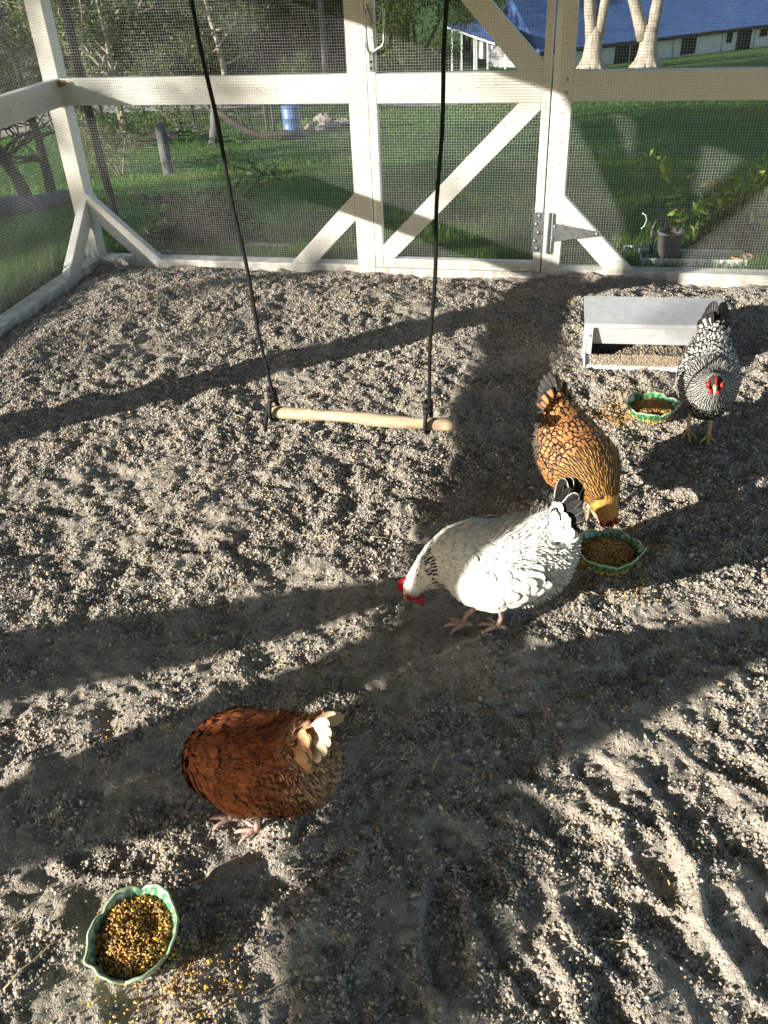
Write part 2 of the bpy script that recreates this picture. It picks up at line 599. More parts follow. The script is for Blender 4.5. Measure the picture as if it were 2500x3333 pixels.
def build_gravel():
    n = 1500000
    x = RNG.uniform(-1.6, 2.7, n); y = RNG.uniform(-4.6, -.05, n)
    dens = .50 + .60 * vnoise(x * 2.6, y * 2.6, 31) + .60 * vnoise(x * 11, y * 11, 32)
    d = np.hypot(x - CAM[0], y - CAM[1])
    dens -= .22 * smooth(2.6, 1.2, d)
    dens += .10
    # the swept dusty patch at the lower right
    dens -= .30 * np.exp(-(((x - 1.25) / .4) ** 2 + ((y + 2.95) / .3) ** 2))
    keep = RNG.uniform(0, 1, n) < np.clip(dens, .06, 1) * .78
    x, y = x[keep], y[keep]
    z = dirt_h(x, y)
    P = np.stack([x, y, z], 1)
    P = P[in_view(P, .12)]
    n = len(P)
    s = .0028 * np.exp(RNG.normal(0, .36, n)); s = np.clip(s, .0014, .0085)
    S = np.stack([s * RNG.uniform(.9, 1.5, n), s * RNG.uniform(.7, 1.1, n), s * RNG.uniform(.55, .95, n)], 1)
    P[:, 2] += S[:, 2] * .40
    k = RNG.uniform(0, 1, n); b = RNG.uniform(.75, 1.3, n)[:, None]
    C = np.where((k < .30)[:, None], (.17, .165, .16), np.where((k < .72)[:, None], (.36, .32, .275), np.where((k < .93)[:, None], (.54, .48, .40), (.48, .34, .20)))) * b
    V, F, Cc = blobs(P, S, rand_rot(n, RNG, .40), C, RNG)
    o = link('gravel', mesh_np('gravel', V, F, M['pebble'], col=Cc))
    tag(o, 'loose grey gravel chips strewn over the pen floor', 'gravel', kind='stuff')


build_floor()
build_gravel()


# ------------------------------------------------------------------ pen walls
LX = -1.607                                   # inner face of the left wall
SILL, R0, R1 = 0.043, 0.833, 0.959
TOP0, TOP1 = 1.705, 1.83
WR = 0.00050                                  # wire radius


def wire_mesh(name, origin, ux, uz, w, h, nrm, parent, seed, clip=None):
    """square wire netting: each wire a thin 4-sided rod, slightly bowed"""
    rng = np.random.default_rng(seed)
    o = np.array(origin, float); ux = np.array(ux, float); uz = np.array(uz, float); nn = np.array(nrm, float)
    st = .0127
    V = []; Fs = []; base = 0

    def disp(a, b):
        wob = .0022 * vnoise(a * 3.1 + seed, b * 3.1, seed) + .0008 * vnoise(a * 14, b * 14, seed + 1)
        bow = .0025 * (1 + vnoise(a * 2 + 9, b * 2, seed + 2))
        return wob, bow
    for axis in (0, 1):
        L, W = (h, w) if axis == 0 else (w, h)
        nseg = max(2, int(L / .035))
        t = np.linspace(0, L, nseg + 1)
        for c in np.arange(st * .5, W, st):
            a = np.full_like(t, c) if axis == 0 else t
            b = t if axis == 0 else np.full_like(t, c)
            da, bow = disp(a, b); db, _ = disp(b + 40, a + 17)
            P = o + (a + da)[:, None] * ux + (b + db)[:, None] * uz + (bow + (WR if axis else -WR) * .9)[:, None] * nn
            side = ux if axis == 0 else uz
            ring = np.stack([P + side * WR, P + nn * WR, P - side * WR, P - nn * WR], 1)
            V.append(ring.reshape(-1, 3))
            i = np.arange(nseg)[:, None] * 4 + np.arange(4)[None]
            j = np.arange(nseg)[:, None] * 4 + (np.arange(4)[None] + 1) % 4
            Fs.append(np.stack([i, j, j + 4, i + 4], -1).reshape(-1, 4) + base)
            base += len(P) * 4
    return link(name, mesh_np(name, np.concatenate(V), np.concatenate(Fs), M['wire'], smooth=True), parent)


def xz(pts, y=0.0):
    return [(p[0], y, p[1]) for p in pts]


def yz(pts, x):
    return [(x, p[0], p[1]) for p in pts]


def nails(parent, pts, nrm='y'):
    for (x, y, z) in pts:
        m = MB()
        if nrm == 'y': m.box((x - .0035, y - .0045, z - .0012), (x + .0035, y - .0015, z + .0012))
        else: m.box((x + .0015, y - .0012, z - .0035), (x + .0045, y + .0012, z + .0035))
        m.build('staple', M['screw'], parent)


def build_back_wall():
    T = .09
    w = empty('mesh_wall', (LX, 0, 0))
    tag(w, 'white timber framed wire mesh wall either side of the gate', 'mesh wall')
    P = M['paint']
    off = lambda pts: [(p[0] - LX, p[1], p[2]) for p in pts]
    B = lambda nm, lo, hi, bv=.003: one_box(nm, (lo[0] - LX, lo[1], lo[2]), (hi[0] - LX, hi[1], hi[2]), P, w, bv)
    R = lambda nm, pts, ex: one_prism(nm, off(xz(pts)), ex, P, w, .003)
    # posts: gate posts and far right post, each with the rails butting into it
    B('post', (-.097, 0, -.05), (-.003, T, TOP0))
    B('post', (.866, 0, -.05), (.957, T, TOP0))
    B('post', (2.72, 0, -.05), (2.81, T, TOP0))
    # sills and rails
    B('sill', (LX + .001, 0.0, -.08), (-.0975, T, SILL)); B('sill', (-.0025, .0, -.08), (.8655, T, .030)); B('sill', (.9575, 0, -.08), (2.7195, T, SILL + .004))
    B('rail', (LX + .001, .0015, R0), (-.0975, .045, R1)); B('rail', (.9575, .0015, R0), (2.7195, .045, R1))
    B('top_plate', (LX - .09, 0, TOP0), (2.81, T, TOP1))
    # diagonal braces
    dp = (0, .045, 0)
    R('brace', [(-.468, SILL + .001), (-.098, .412), (-.098, .277), (-.335, SILL + .001)], dp)
    R('brace', [(.958, .412), (1.325, SILL + .005), (1.185, SILL + .005), (.958, .28)], dp)
    R('brace', [(LX + .001, .40), (-1.235, SILL + .001), (-1.375, SILL + .001), (LX + .001, .268)], dp)
    # upper braces above the picture
    R('brace', [(-.098, 1.36), (-.098, 1.50), (-.30, 1.704), (-.44, 1.704)], dp)
    # netting
    nl = wire_mesh('wire_netting', (0.004, -.003, .002), (1, 0, 0), (0, 0, 1), -LX - .022, 1.70, (0, -1, 0), w, 3)
    nr = wire_mesh('wire_netting', (.893 - LX, -.003, .0), (1, 0, 0), (0, 0, 1), 1.85, 1.70, (0, -1, 0), w, 5)
    pts = []
    r = random.Random(2)
    for z in (.91, ):
        for x in np.arange(-1.5, -.12, .105): pts.append((x + r.uniform(-.01, .01), 0, z + r.uniform(-.012, .012)))
        for x in np.arange(.98, 2.7, .105): pts.append((x + r.uniform(-.01, .01), 0, z + r.uniform(-.012, .012)))
    for z in np.arange(.08, 1.3, .07):
        pts.append((-.018, 0, z + r.uniform(-.01, .01))); pts.append((.918, 0, z + r.uniform(-.015, .015)))
    for x, z in ((-.2, .26), (-.3, .17), (1.05, .29), (1.15, .18), (1.24, .10), (-.045, .10), (-.06, .16)): pts.append((x, 0, z))
    nails(w, [(p[0] - LX, p[1], p[2]) for p in pts])
    m = MB()
    for z in (.925, .872): m.tube([(.93 - LX + .045 * 0, -.0005, z), (.93 - LX, -.004, z)], [.008, .006], 10)
    m.build('screw', M['screw'], w)


def build_left_wall():
    w = empty('mesh_wall', (LX, -2.6, 0))
    tag(w, 'white timber framed wire mesh wall along the grass, running from the corner post', 'mesh wall')
    P = M['paint']; OY = 2.6

    def B(nm, lo, hi, bv=.003): return one_box(nm, (lo[0] - LX, lo[1] + OY, lo[2]), (hi[0] - LX, hi[1] + OY, hi[2]), P, w, bv)

    def R(nm, pts, d=.045): return one_prism(nm, [(-d, p[0] + OY, p[1]) for p in pts], (d, 0, 0), P, w, .003)
    X0 = LX - .09
    B('post', (X0, .0, -.05), (LX, .09, TOP0 - .001)); B('post', (X0, -2.51, -.05), (LX, -2.42, TOP0)); B('post', (X0, -2.605, -.05), (LX, -2.5145, TOP0))
    B('post', (X0, -4.825, -.05), (LX, -4.715, TOP0)); B('post', (X0, -6.4, -.05), (LX, -6.3, TOP0))
    B('sill', (X0, -2.4195, -.08), (LX + .0008, -.0005, SILL)); B('sill', (X0, -4.6995, -.08), (LX, -2.6055, SILL))
    B('sill', (X0, -6.2995, -.08), (LX, -4.8605, SILL))
    D = .062
    B('rail', (LX - .045, -.78, R0), (LX - .0008, -.0005, R1))
    B('rail', (LX - .045, -2.4195, R0 - .035), (LX - .001, -.781, R1 - .045)); B('rail', (LX - .045, -4.6995, R0 - .035), (LX - .001, -2.6055, R1 - .045)); B('rail', (LX - .045, -6.2995, R0 - .035), (LX - .001, -4.8605, R1 - .045))
    B('top_plate', (X0, -6.4, TOP0 + .0005), (LX, -.0005, TOP1))
    R('brace', [(-.001, .36), (-.001, .235), (-.215, SILL + .001), (-.36, SILL + .001)])
    # upper braces at the second post
    R('brace', [(-2.4195, 1.20), (-2.4195, 1.36), (-2.09, 1.703), (-2.25, 1.703)])
    R('brace', [(-2.6055, 1.17), (-2.6055, 1.40), (-2.80, 1.703), (-2.94, 1.703)])
    R('brace', [(-2.4195, .36), (-2.4195, .22), (-2.28, SILL + .001), (-2.16, SILL + .001)])
    R('brace', [(-2.6055, .36), (-2.6055, .22), (-2.76, SILL + .001), (-2.88, SILL + .001)])
    # unseen boards by the third post, outlined to cast the floor's shadow bands
    R('brace', [(-4.45, .797), (-4.54, .797), (-4.47, .64), (-4.29, .47), (-3.96, .15), (-3.72, .15), (-4.05, .50), (-4.21, .62)])
    R('brace', [(-4.8605, .50), (-5.10, .74), (-5.36, .93), (-5.36, 1.12), (-5.20, 1.08), (-5.04, .95), (-4.8605, .74)])
    wire_mesh('wire_netting', (.003, OY - 2.42, .002), (0, 1, 0), (0, 0, 1), 2.41, 1.70, (1, 0, 0), w, 8)
    r = random.Random(3)
    nails(w, [(.0, y + OY, .90 + r.uniform(-.02, .02)) for y in np.arange(-.7, -.05, .11)], 'x')


def build_gate():
    g = empty('timber_gate', (0, 0, 0))
    tag(g, 'white timber gate with diagonal braces and wire mesh in the middle of the back wall', 'gate')
    P = M['paint']; y0, y1 = -.002, .043
    B = lambda nm, lo, hi: one_box(nm, lo, hi, P, g, .003)
    B('stile', (.001, y0, .034), (.042, y1, 1.66)); B('stile', (.820, y0, .034), (.8595, y1, 1.66))
    B('rail', (.0425, y0, .034), (.8195, y1, .082)); B('rail', (.0425, y0 + .0004, R0 - .001), (.8195, y1, R1)); B('rail', (.0425, y0, 1.57), (.8195, y1, 1.66))
    R = lambda pts: one_prism('brace', xz(pts, y0 + .0008), (0, .04, 0), P, g, .003)
    R([(.0430, .083), (.0430, .150), (.722, R0 - .0015), (.8190, R0 - .0015), (.8190, .800), (.102, .083)])
    R([(.8190, R1 + .0005), (.712, R1 + .0005), (.140, 1.569), (.250, 1.569), (.8190, 1.000)])
    n = wire_mesh('wire_netting', (.014, y0 - .003, .052), (1, 0, 0), (0, 0, 1), .838, 1.60, (0, -1, 0), g, 12)
    r = random.Random(4); pts = []
    for x in np.arange(.10, .8, .085): pts.append((x, y0, .90 + r.uniform(-.012, .012)))
    for z in np.arange(.12, 1.3, .11): pts.append((.030, y0, z)); pts.append((.838, y0, z + .03))
    for t in np.arange(.08, .95, .11): pts.append((.08 + t * .67, y0, .12 + t * .72))
    nails(g, pts)
    # handle: flat steel loop with its fixing plate
    h = MB()
    yh = -.030
    h.tube([(.020, -.006, 1.045), (.016, yh, 1.065), (.012, yh, 1.10), (.010, yh, 1.22), (.014, yh, 1.245), (.04, yh, 1.172), (.075, yh, 1.172), (.092, yh, 1.245), (.095, yh, 1.22), (.094, yh, 1.10), (.086, yh, 1.08), (.045, yh, 1.058), (.026, -.012, 1.045)], .0062, 8)
    hd = h.build('handle', M['steel'], g)
    pl = MB(); pl.box((.012, -.0075, .968), (.034, -.0035, 1.055)); pl.build('handle_plate', M['steel'], hd, .001)
    b = MB()
    for z in (.985, 1.012): b.ball((.021, -.009, z), (.006, .004, .006), 10, 6)
    b.build('bolt', M['blackplastic'], hd)
    # tee hinge
    h = MB(); h.box((.815, -.0110, .138), (.872, -.0072, .335)); hg = h.build('hinge_plate', M['zinc'], g, .001)
    s = MB(); s.prism(xz([(.905, .285), (1.14, .245), (1.155, .236), (1.14, .226), (.905, .193)], -.0125), (0, .004, 0)); s.build('hinge_strap', M['zinc'], hg, .001)
    k = MB(); k.tube([(.884, -.017, .134), (.884, -.017, .336)], .0105, 14); k.box((.868, -.0135, .140), (.909, -.0095, .332)); k.build('hinge_barrel', M['galv'], hg, .001)
    for x, z in ((.842, .318), (.829, .278), (.842, .237), (.827, .197), (.838, .158), (.921, .268), (.908 + .004, .212), (1.128, .236)):
        sc = MB(); sc.tube([(x, -.011, z), (x, -.0165, z)], [.0085, .0055], 12); sc.build('screw', M['screw'], hg)


def build_roof():
    r = empty('pen_roof', (.6, -3, 1.9))
    tag(r, 'solid sheet roof on timber rafters over the chicken pen', 'roof')
    m = MB()
    xs = np.arange(-1.85, 3.2, .038)
    vs = []; fs = []
    for i, x in enumerate(xs):
        z = .01 + .0 + (x + 1.85) * .05 + .008 * math.sin(x / .076 * 2 * math.pi)
        vs += [(x - .6, -3.5, z), (x - .6, 3.2, z)]
    for i in range(len(xs) - 1): fs.append((2 * i, 2 * i + 2, 2 * i + 3, 2 * i + 1))
    m.add(vs, fs, True); m.build('roof_sheet', M['roof'], r)
    for y in (-6.2, -5, -3.8, -2.35, -1.2): one_box('rafter', (-1.6 - .6, y + 3, -.068), (2.8 - .6, y + 3.045, .012), M['paint'], r, .003)


build_back_wall()
build_left_wall()
build_gate()
build_roof()


# ------------------------------------------------------------------ perch swing
def uv_tube(name, pts, radius, mat, parent, n=10, vscale=120.0):
    """tube with uv along its length for the braid"""
    m = MB(); m.tube(pts, radius, n)
    o = m.build(name, mat, parent)
    me = o.data; uvl = me.uv_layers.new(name='UVMap')
    P = [Vector(p) for p in pts]; acc = [0.0]
    for i in range(1, len(P)): acc.append(acc[-1] + (P[i] - P[i - 1]).length)
    for pl in me.polygons:
        for li in pl.loop_indices:
            vi = me.loops[li].vertex_index
            uvl.data[li].uv = ((vi % n) / n * 2, acc[min(vi // n, len(acc) - 1)] * vscale)
    return o


def build_swing():
    ZS = .42
    a = on_z(588, 890, ZS); b = on_z(980, 922, ZS)
    e = empty('perch_swing', (a[0], a[1], ZS))
    tag(e, 'branch perch hanging on two black ropes over the gravel', 'perch swing')
    A = Vector(a); B = Vector(b)
    L = lambda p: tuple(Vector(p) - A)
    pts = []; rad = []
    d = (B - A)
    for i in range(25):
        t = i / 24
        p = A + d * t
        p.z += .004 * math.sin(t * 3) - .002 * math.sin(t * 11); p.y += .003 * math.sin(t * 7 + 1)
        pts.append(L(p)); rad.append(.0165 + .0016 * math.sin(t * 13) + .0016 * t + .001 * math.sin(t * 37))
    m = MB(); m.tube(pts, rad, 16)
    k = A + d * .22; m.ball(L((k.x, k.y, k.z + .012)), (.012, .008, .009), 8, 6)
    m.build('branch', M['stick'], e)
    for j, (t, u0, u1) in enumerate(((.012, (413, 0), (586, 860)), (.865, (968, 0), (927, 915)))):
        q = A + d * t
        n_ = np.cross(ray(*u0), ray(*u1)); zt = 1.95
        x = CAM[0] - (n_[1] * (q.y - CAM[1]) + n_[2] * (zt - CAM[2])) / n_[0]
        top = Vector((x, q.y, zt))
        knot = Vector((q.x, q.y, q.z + .048))
        sw = [top.lerp(knot, i / 30) + Vector((.0025 * math.sin(i * .9), 0, 0)) for i in range(31)]
        uv_tube('rope', [L(p) for p in sw], .0050, M['rope'], e, 10, 150)
        kn = MB()
        loop = []
        for i in range(17):
            an = i / 16 * 2 * math.pi
            loop.append(L((q.x + .005 * math.sin(an), q.y + .0235 * math.sin(an), q.z + .004 + .0265 * math.cos(an) + (.012 if math.cos(an) > .5 else 0))))
        kn.tube(loop, .0058, 8)
        for s in (-1, 1):
            hel = []
            for i in range(15):
                an = i / 14 * 2.2 * 2 * math.pi
                hel.append(L((knot.x + .010 * math.cos(an) * s, knot.y + .009 * math.sin(an), knot.z - .018 + i * .0028)))
            kn.tube(hel, .0056, 8)
        if j == 0:
            kn.tube([L(knot), L(knot + Vector((-.012, -.005, -.02))), L(knot + Vector((-.022, -.008, -.06))), L(knot + Vector((-.030, -.012, -.105)))], .0056, 8)
        kn.build('knot', M['rope'], e)


build_swing()


# ------------------------------------------------------------------ hens
FV = np.array([0, .28, .56, .80, .93, 1.0]); FP = np.array([.45, .85, 1.0, .88, .60, .18]); FU = np.array([-1, -.5, 0, .5, 1])


def feathers(P, T, N, L, W, C, mat, lift=.10, curl=.06, cup=.18, prof=FP):
    """leaf-shaped cards. P,T,N (n,3); L,W half-width (n,) ; C (n,3); mat (n,) -> V,F,col,uv,matidx"""
    n = len(P)
    L = np.broadcast_to(L, (n,)); W = np.broadcast_to(W, (n,)); lift = np.broadcast_to(lift, (n,))
    T = T / np.linalg.norm(T, axis=1, keepdims=True)
    N = N - (N * T).sum(1, keepdims=True) * T; N = N / np.linalg.norm(N, axis=1, keepdims=True)
    S = np.cross(N, T)
    v = FV[:, None] + 0 * FU[None]; u = FU[None] * prof[:, None]
    zz = (lift[:, None, None] * v[None] - curl * v[None] ** 2) * L[:, None, None] + (1 - (FU[None, None] ** 2)) * cup * W[:, None, None] * prof[None, :, None]
    X = P[:, None, None] + T[:, None, None] * (v[None] * L[:, None, None])[..., None] + S[:, None, None] * (u[None] * W[:, None, None])[..., None] + N[:, None, None] * zz[..., None]
    nr, nc = len(FV), len(FU)
    i = np.arange(nr * nc).reshape(nr, nc)
    q = np.stack([i[:-1, :-1], i[:-1, 1:], i[1:, 1:], i[1:, :-1]], -1).reshape(-1, 4)
    F = q[None] + (np.arange(n) * nr * nc)[:, None, None]
    uv = np.stack([np.broadcast_to(FU[None] * .5 + .5, (nr, nc)), v], -1)
    uv = np.broadcast_to(uv[None], (n, nr, nc, 2)).reshape(-1, 2)
    col = np.concatenate([np.repeat(C[:, None], nr * nc, 1), np.ones((n, nr * nc, 1))], 2).reshape(-1, 4)
    return X.reshape(-1, 3), F.reshape(-1, 4), col, uv, np.repeat(mat, len(q))


class Spine:
    def __init__(self, st):
        st = np.array(st, float)            # x, y, z, w, ht, hb
        self.s0 = np.linspace(0, 1, len(st))
        self.st = st
        d = np.concatenate([[0], np.cumsum(np.linalg.norm(np.diff(st[:, :3], axis=0), axis=1))])
        self.s0 = d / d[-1]; self.len = d[-1]
        # Catmull-Rom resample
        S = np.linspace(0, 1, 121); out = []
        for s in S:
            k = min(max(np.searchsorted(self.s0, s) - 1, 0), len(st) - 2)
            p0, p1, p2, p3 = (st[max(k - 1, 0)], st[k], st[k + 1], st[min(k + 2, len(st) - 1)])
            t = (s - self.s0[k]) / (self.s0[k + 1] - self.s0[k])
            out.append(.5 * ((2 * p1) + (-p0 + p2) * t + (2 * p0 - 5 * p1 + 4 * p2 - p3) * t * t + (-p0 + 3 * p1 - 3 * p2 + p3) * t ** 3))
        self.R = np.array(out); self.S = S

    def at(self, s):
        s = np.clip(np.asarray(s, float), 0, 1)
        return np.stack([np.interp(s, self.S, self.R[:, i]) for i in range(6)], -1)

    def frame(self, s):
        a = self.at(np.asarray(s) + .012)[..., :3]; b = self.at(np.asarray(s) - .012)[..., :3]
        T = a - b; T = T / np.maximum(np.linalg.norm(T, axis=-1, keepdims=True), 1e-9)
        Y = np.stack([-T[..., 1], T[..., 0], 0 * T[..., 0]], -1)
        nn = np.linalg.norm(Y, axis=-1, keepdims=True)
        Y = np.where(nn > .15, Y / np.maximum(nn, 1e-6), np.array([0, 1., 0]))
        U = np.cross(T, Y)
        return T, Y, U

    def surf(self, s, th):
        a = self.at(s); T, Y, U = self.frame(s)
        c = np.cos(th); sn = np.sin(th)
        h = np.where(c > 0, a[..., 4], a[..., 5])
        return a[..., :3] + Y * (a[..., 3] * sn)[..., None] + U * (h * c)[..., None]

    def nrm(self, s, th):
        e = .01
        ds = self.surf(np.asarray(s) + e, th) - self.surf(np.asarray(s) - e, th)
        dt = self.surf(s, np.asarray(th) + e) - self.surf(s, np.asarray(th) - e)
        n = np.cross(dt, ds); n /= np.maximum(np.linalg.norm(n, axis=-1, keepdims=True), 1e-9)
        out = self.surf(s, th) - self.at(s)[..., :3]
        n *= np.sign((n * out).sum(-1, keepdims=True) + 1e-9)
        return n


def make_hen(spec):
    rng = np.random.default_rng(spec['seed'])
    root = empty('hen', spec['loc'], spec['rz']); k = spec['scale']; root.scale = (k * spec.get('kx', 1), k * spec.get('ky', 1), k)
    tag(root, spec['label'], 'hen', 'hens feeding in the pen')
    sp = Spine(spec['spine'])
    # one continuous body from tail root to head
    ns, nt = 72, 32
    S = np.linspace(0, 1, ns); TH = np.linspace(0, 2 * np.pi, nt, endpoint=False)
    SS, TT = np.meshgrid(S, TH, indexing='ij')
    V = (sp.surf(SS, TT) - sp.nrm(SS, TT) * (.006 * smooth(.99, .80, SS) * smooth(0, .08, SS))[..., None]).reshape(-1, 3)
    i = np.arange(ns * nt).reshape(ns, nt); j = np.roll(i, -1, 1)
    F = np.stack([i[:-1], j[:-1], j[1:], i[1:]], -1).reshape(-1, 4)
    V = np.concatenate([V, sp.at(0.)[None, :3], sp.at(1.)[None, :3]]); n0 = ns * nt
    caps = [[i[0, a], i[0, (a + 1) % nt], n0, n0] for a in range(nt)] + [[i[-1, (a + 1) % nt], i[-1, a], n0 + 1, n0 + 1] for a in range(nt)]
    F3 = [tuple(map(int, f)) for f in F] + [tuple(map(int, c[:3])) for c in caps]
    under = np.array(spec['under'])
    Vs = [V]; col = [np.concatenate([np.repeat(under[None], len(V), 0), np.ones((len(V), 1))], 1)]; uv = [np.full((len(V), 2), .5)]
    Fall = list(F3); midx = [0] * len(F3)
    mats = [M['skinfluff']] + spec['mats']
    base = len(V)

    def put(res):
        nonlocal base
        v, f, c, u, m = res
        Vs.append(v); col.append(c); uv.append(u)
        Fall.extend([tuple(map(int, q)) for q in f + base]); midx.extend(m.tolist()); base += len(v)
    # contour feathers, rows from tail to head
    s = .02; row = 0
    s_end = spec.get('s_end', .965)
    while s < s_end:
        fl, fw, kind, lift = spec['size'](s)
        a = sp.at(s)
        per = math.pi * (3 * (a[3] + (a[4] + a[5]) / 2) - math.sqrt((3 * a[3] + (a[4] + a[5]) / 2) * (a[3] + 3 * (a[4] + a[5]) / 2)))
        n = max(7, int(per / (fw * 2 * .72)))
        th = (np.arange(n) + .5 * (row % 2)) / n * 2 * np.pi + rng.normal(0, .10 / n * 6, n)
        ss = s + rng.normal(0, .004, n)
        p = sp.surf(ss, th); nn = sp.nrm(ss, th); T, Y, U = sp.frame(ss)
        t = -T - .10 * U * 0
        t = t - (t * nn).sum(1, keepdims=True) * nn
        grav = np.array([0, 0, -1.0]) * spec.get('droop', .12)
        t = t / np.linalg.norm(t, axis=1, keepdims=True) + grav + rng.normal(0, .07, (n, 3))
        C, mi, sc = spec['colour'](ss, th, p, rng, kind)
        put(feathers(p + nn * .0015, t, nn, fl * sc * rng.uniform(.88, 1.12, n), fw * sc * rng.uniform(.9, 1.1, n), C, mi, lift * rng.uniform(.7, 1.3, n), .05))
        s += fl * .36 / sp.len; row += 1
    # fluffy rear
    nf = spec.get('fluff', 700) * 3
    ss = rng.uniform(.03, .36, nf); th = math.pi + rng.normal(0, 1.0, nf)
    p = sp.surf(ss, th); nn = sp.nrm(ss, th); T, Y, U = sp.frame(ss)
    t = -T * .7 + nn * .5 + rng.normal(0, .22, (nf, 3)) + np.array([0, 0, -.55])
    q_ = smooth(.30, .10, ss)[:, None] if 'fluffcol2' in spec else 1.0
    C = (np.array(spec['fluffcol'])[None] * q_ + np.array(spec.get('fluffcol2', (0, 0, 0)))[None] * (1 - q_)) * rng.uniform(.75, 1.15, (nf, 1))
    put(feathers(p - nn * .006, t, nn, rng.uniform(.018, .034, nf), rng.uniform(.0012, .0030, nf), C, np.full(nf, spec['plain_i']), .15))
    # loose barbs that soften the outline
    nb = spec.get('barbs', 0)
    if nb:
        ss = rng.uniform(.03, .80, nb); th = rng.uniform(0, 6.283, nb)
        p = sp.surf(ss, th); nn = sp.nrm(ss, th); T, Y, U = sp.frame(ss)
        C, mi, sc = spec['colour'](ss, th, p, rng, 0)
        put(feathers(p + nn * .003, -T + nn * .16 + rng.normal(0, .16, (nb, 3)) + np.array([0, 0, -.12]), nn, rng.uniform(.014, .026, nb), rng.uniform(.0008, .0018, nb), C * rng.uniform(.85, 1.1, (nb, 1)), np.full(nb, spec['plain_i']), .12))
    me = bpy.data.meshes.new('body')
    allV = np.concatenate(Vs)
    me.from_pydata(allV.tolist(), [], Fall)
    me.polygons.foreach_set('use_smooth', np.ones(len(Fall), bool)); me.polygons.foreach_set('material_index', np.array(midx, np.int32))
    ca = me.color_attributes.new('Col', 'FLOAT_COLOR', 'POINT'); ca.data.foreach_set('color', np.concatenate(col).astype(np.float32).ravel())
    ul = me.uv_layers.new(name='UVMap'); li = np.zeros(len(me.loops), np.int32); me.loops.foreach_get('vertex_index', li)
    ul.data.foreach_set('uv', np.concatenate(uv).astype(np.float32)[li].ravel())
    for m_ in mats: me.materials.append(m_)
    me.update(); link('body', me, root)

    def card_obj(name, res, parent=root):
        v, f, c, u, m = res
        return link(name, mesh_np(name, v, f, mats, smooth=True, mat_idx=m, col=c, uv=u), parent)
    # wings: an ellipsoid shield on each flank, covered in larger feathers
    for side in (1, -1):
        wv = []; W = spec['wing']
        cx, cz = W['c']; pit = W['pitch']; ax = np.array([math.cos(pit), 0, math.sin(pit)]); uz = np.array([-math.sin(pit), 0, math.cos(pit)])
        a_, b_, t_ = W['len'], W['hgt'], W['thk']
        y0 = W['y']
        P_, T_, N_, L_, W_, Cc, Mi = [], [], [], [], [], [], []
        for r_i, x in enumerate(np.arange(-.80, 1.0, .135)):
            hh = math.sqrt(max(0, 1 - x * x))
            m_ = max(2, int(hh * W['rows'] + 2))
            for q in np.linspace(-1, 1, m_):
                z = q * hh * .96 + rng.normal(0, .02)
                rr = 1 - x * x - z * z
                y = math.sqrt(max(0, rr))
                p = np.array([cx, 0, cz]) + ax * (x * a_) + uz * (z * b_) + np.array([0, side * (y0 + t_ * y - .018 * max(0, z) ** 2 - .05 * max(0, z) * .6 - .03 * x * x * (1 if x < 0 else 1.2)), 0])
                nrm = ax * (x / a_ * .012) + uz * (z / b_ * .010 + .25 * max(z, 0)) + np.array([0, side * (y / t_ * .010 + .35), 0])
                t = -ax + uz * (-.10 - .25 * z * (x < 0)) + rng.normal(0, .04, 3)
                P_.append(p); T_.append(t); N_.append(nrm)
                big = 1.0 + .9 * max(0, -x) + (.35 if z < -.3 else 0)
                L_.append(W['fl'] * big); W_.append(W['fw'] * (1 + .15 * max(0, -x))); Cc.append((x, z)); Mi.append(0)
        P_, T_, N_ = map(np.array, (P_, T_, N_))
        xz_ = np.array(Cc)
        C, mi, sc = spec['wingcol'](xz_[:, 0], xz_[:, 1], rng)
        res = feathers(P_, T_, N_, np.array(L_), np.array(W_), C, mi, .05)
        # backing shell so the wing has depth
        nsx, nsz = 18, 14
        vv = []; ff = []
        for ix in range(nsx + 1):
            x = -1 + 2 * ix / nsx; hh = math.sqrt(max(0, 1 - x * x))
            for iz in range(nsz + 1):
                z = (-1 + 2 * iz / nsz) * hh; y = math.sqrt(max(0, 1 - x * x - z * z))
                vv.append(np.array([cx, 0, cz]) + ax * (x * a_) + uz * (z * b_) + np.array([0, side * (y0 + t_ * y - .003 - .018 * max(0, z) ** 2 - .05 * max(0, z) * .6 - .03 * x * x * (1 if x < 0 else 1.2)), 0]))
        for ix in range(nsx):
            for iz in range(nsz):
                q = ix * (nsz + 1) + iz; ff.append((q, q + 1, q + nsz + 2, q + nsz + 1))
        v, f, c, u, mm = res
        nv = len(v)
        v = np.concatenate([v, np.array(vv)]); f = np.concatenate([f, np.array(ff) + nv])
        c = np.concatenate([c, np.concatenate([np.repeat(under[None], len(vv), 0), np.ones((len(vv), 1))], 1)]); u = np.concatenate([u, np.full((len(vv), 2), .5)])
        mm = np.concatenate([mm, np.zeros(len(ff), int)])
        card_obj('wing', (v, f, c, u, mm))
    # tail: two leaning fans of long feathers plus coverts
    tb = sp.at(.015)[:3]
    P_, T_, N_, L_, W_ = [], [], [], [], []
    tl = spec['tail']
    kinds = []
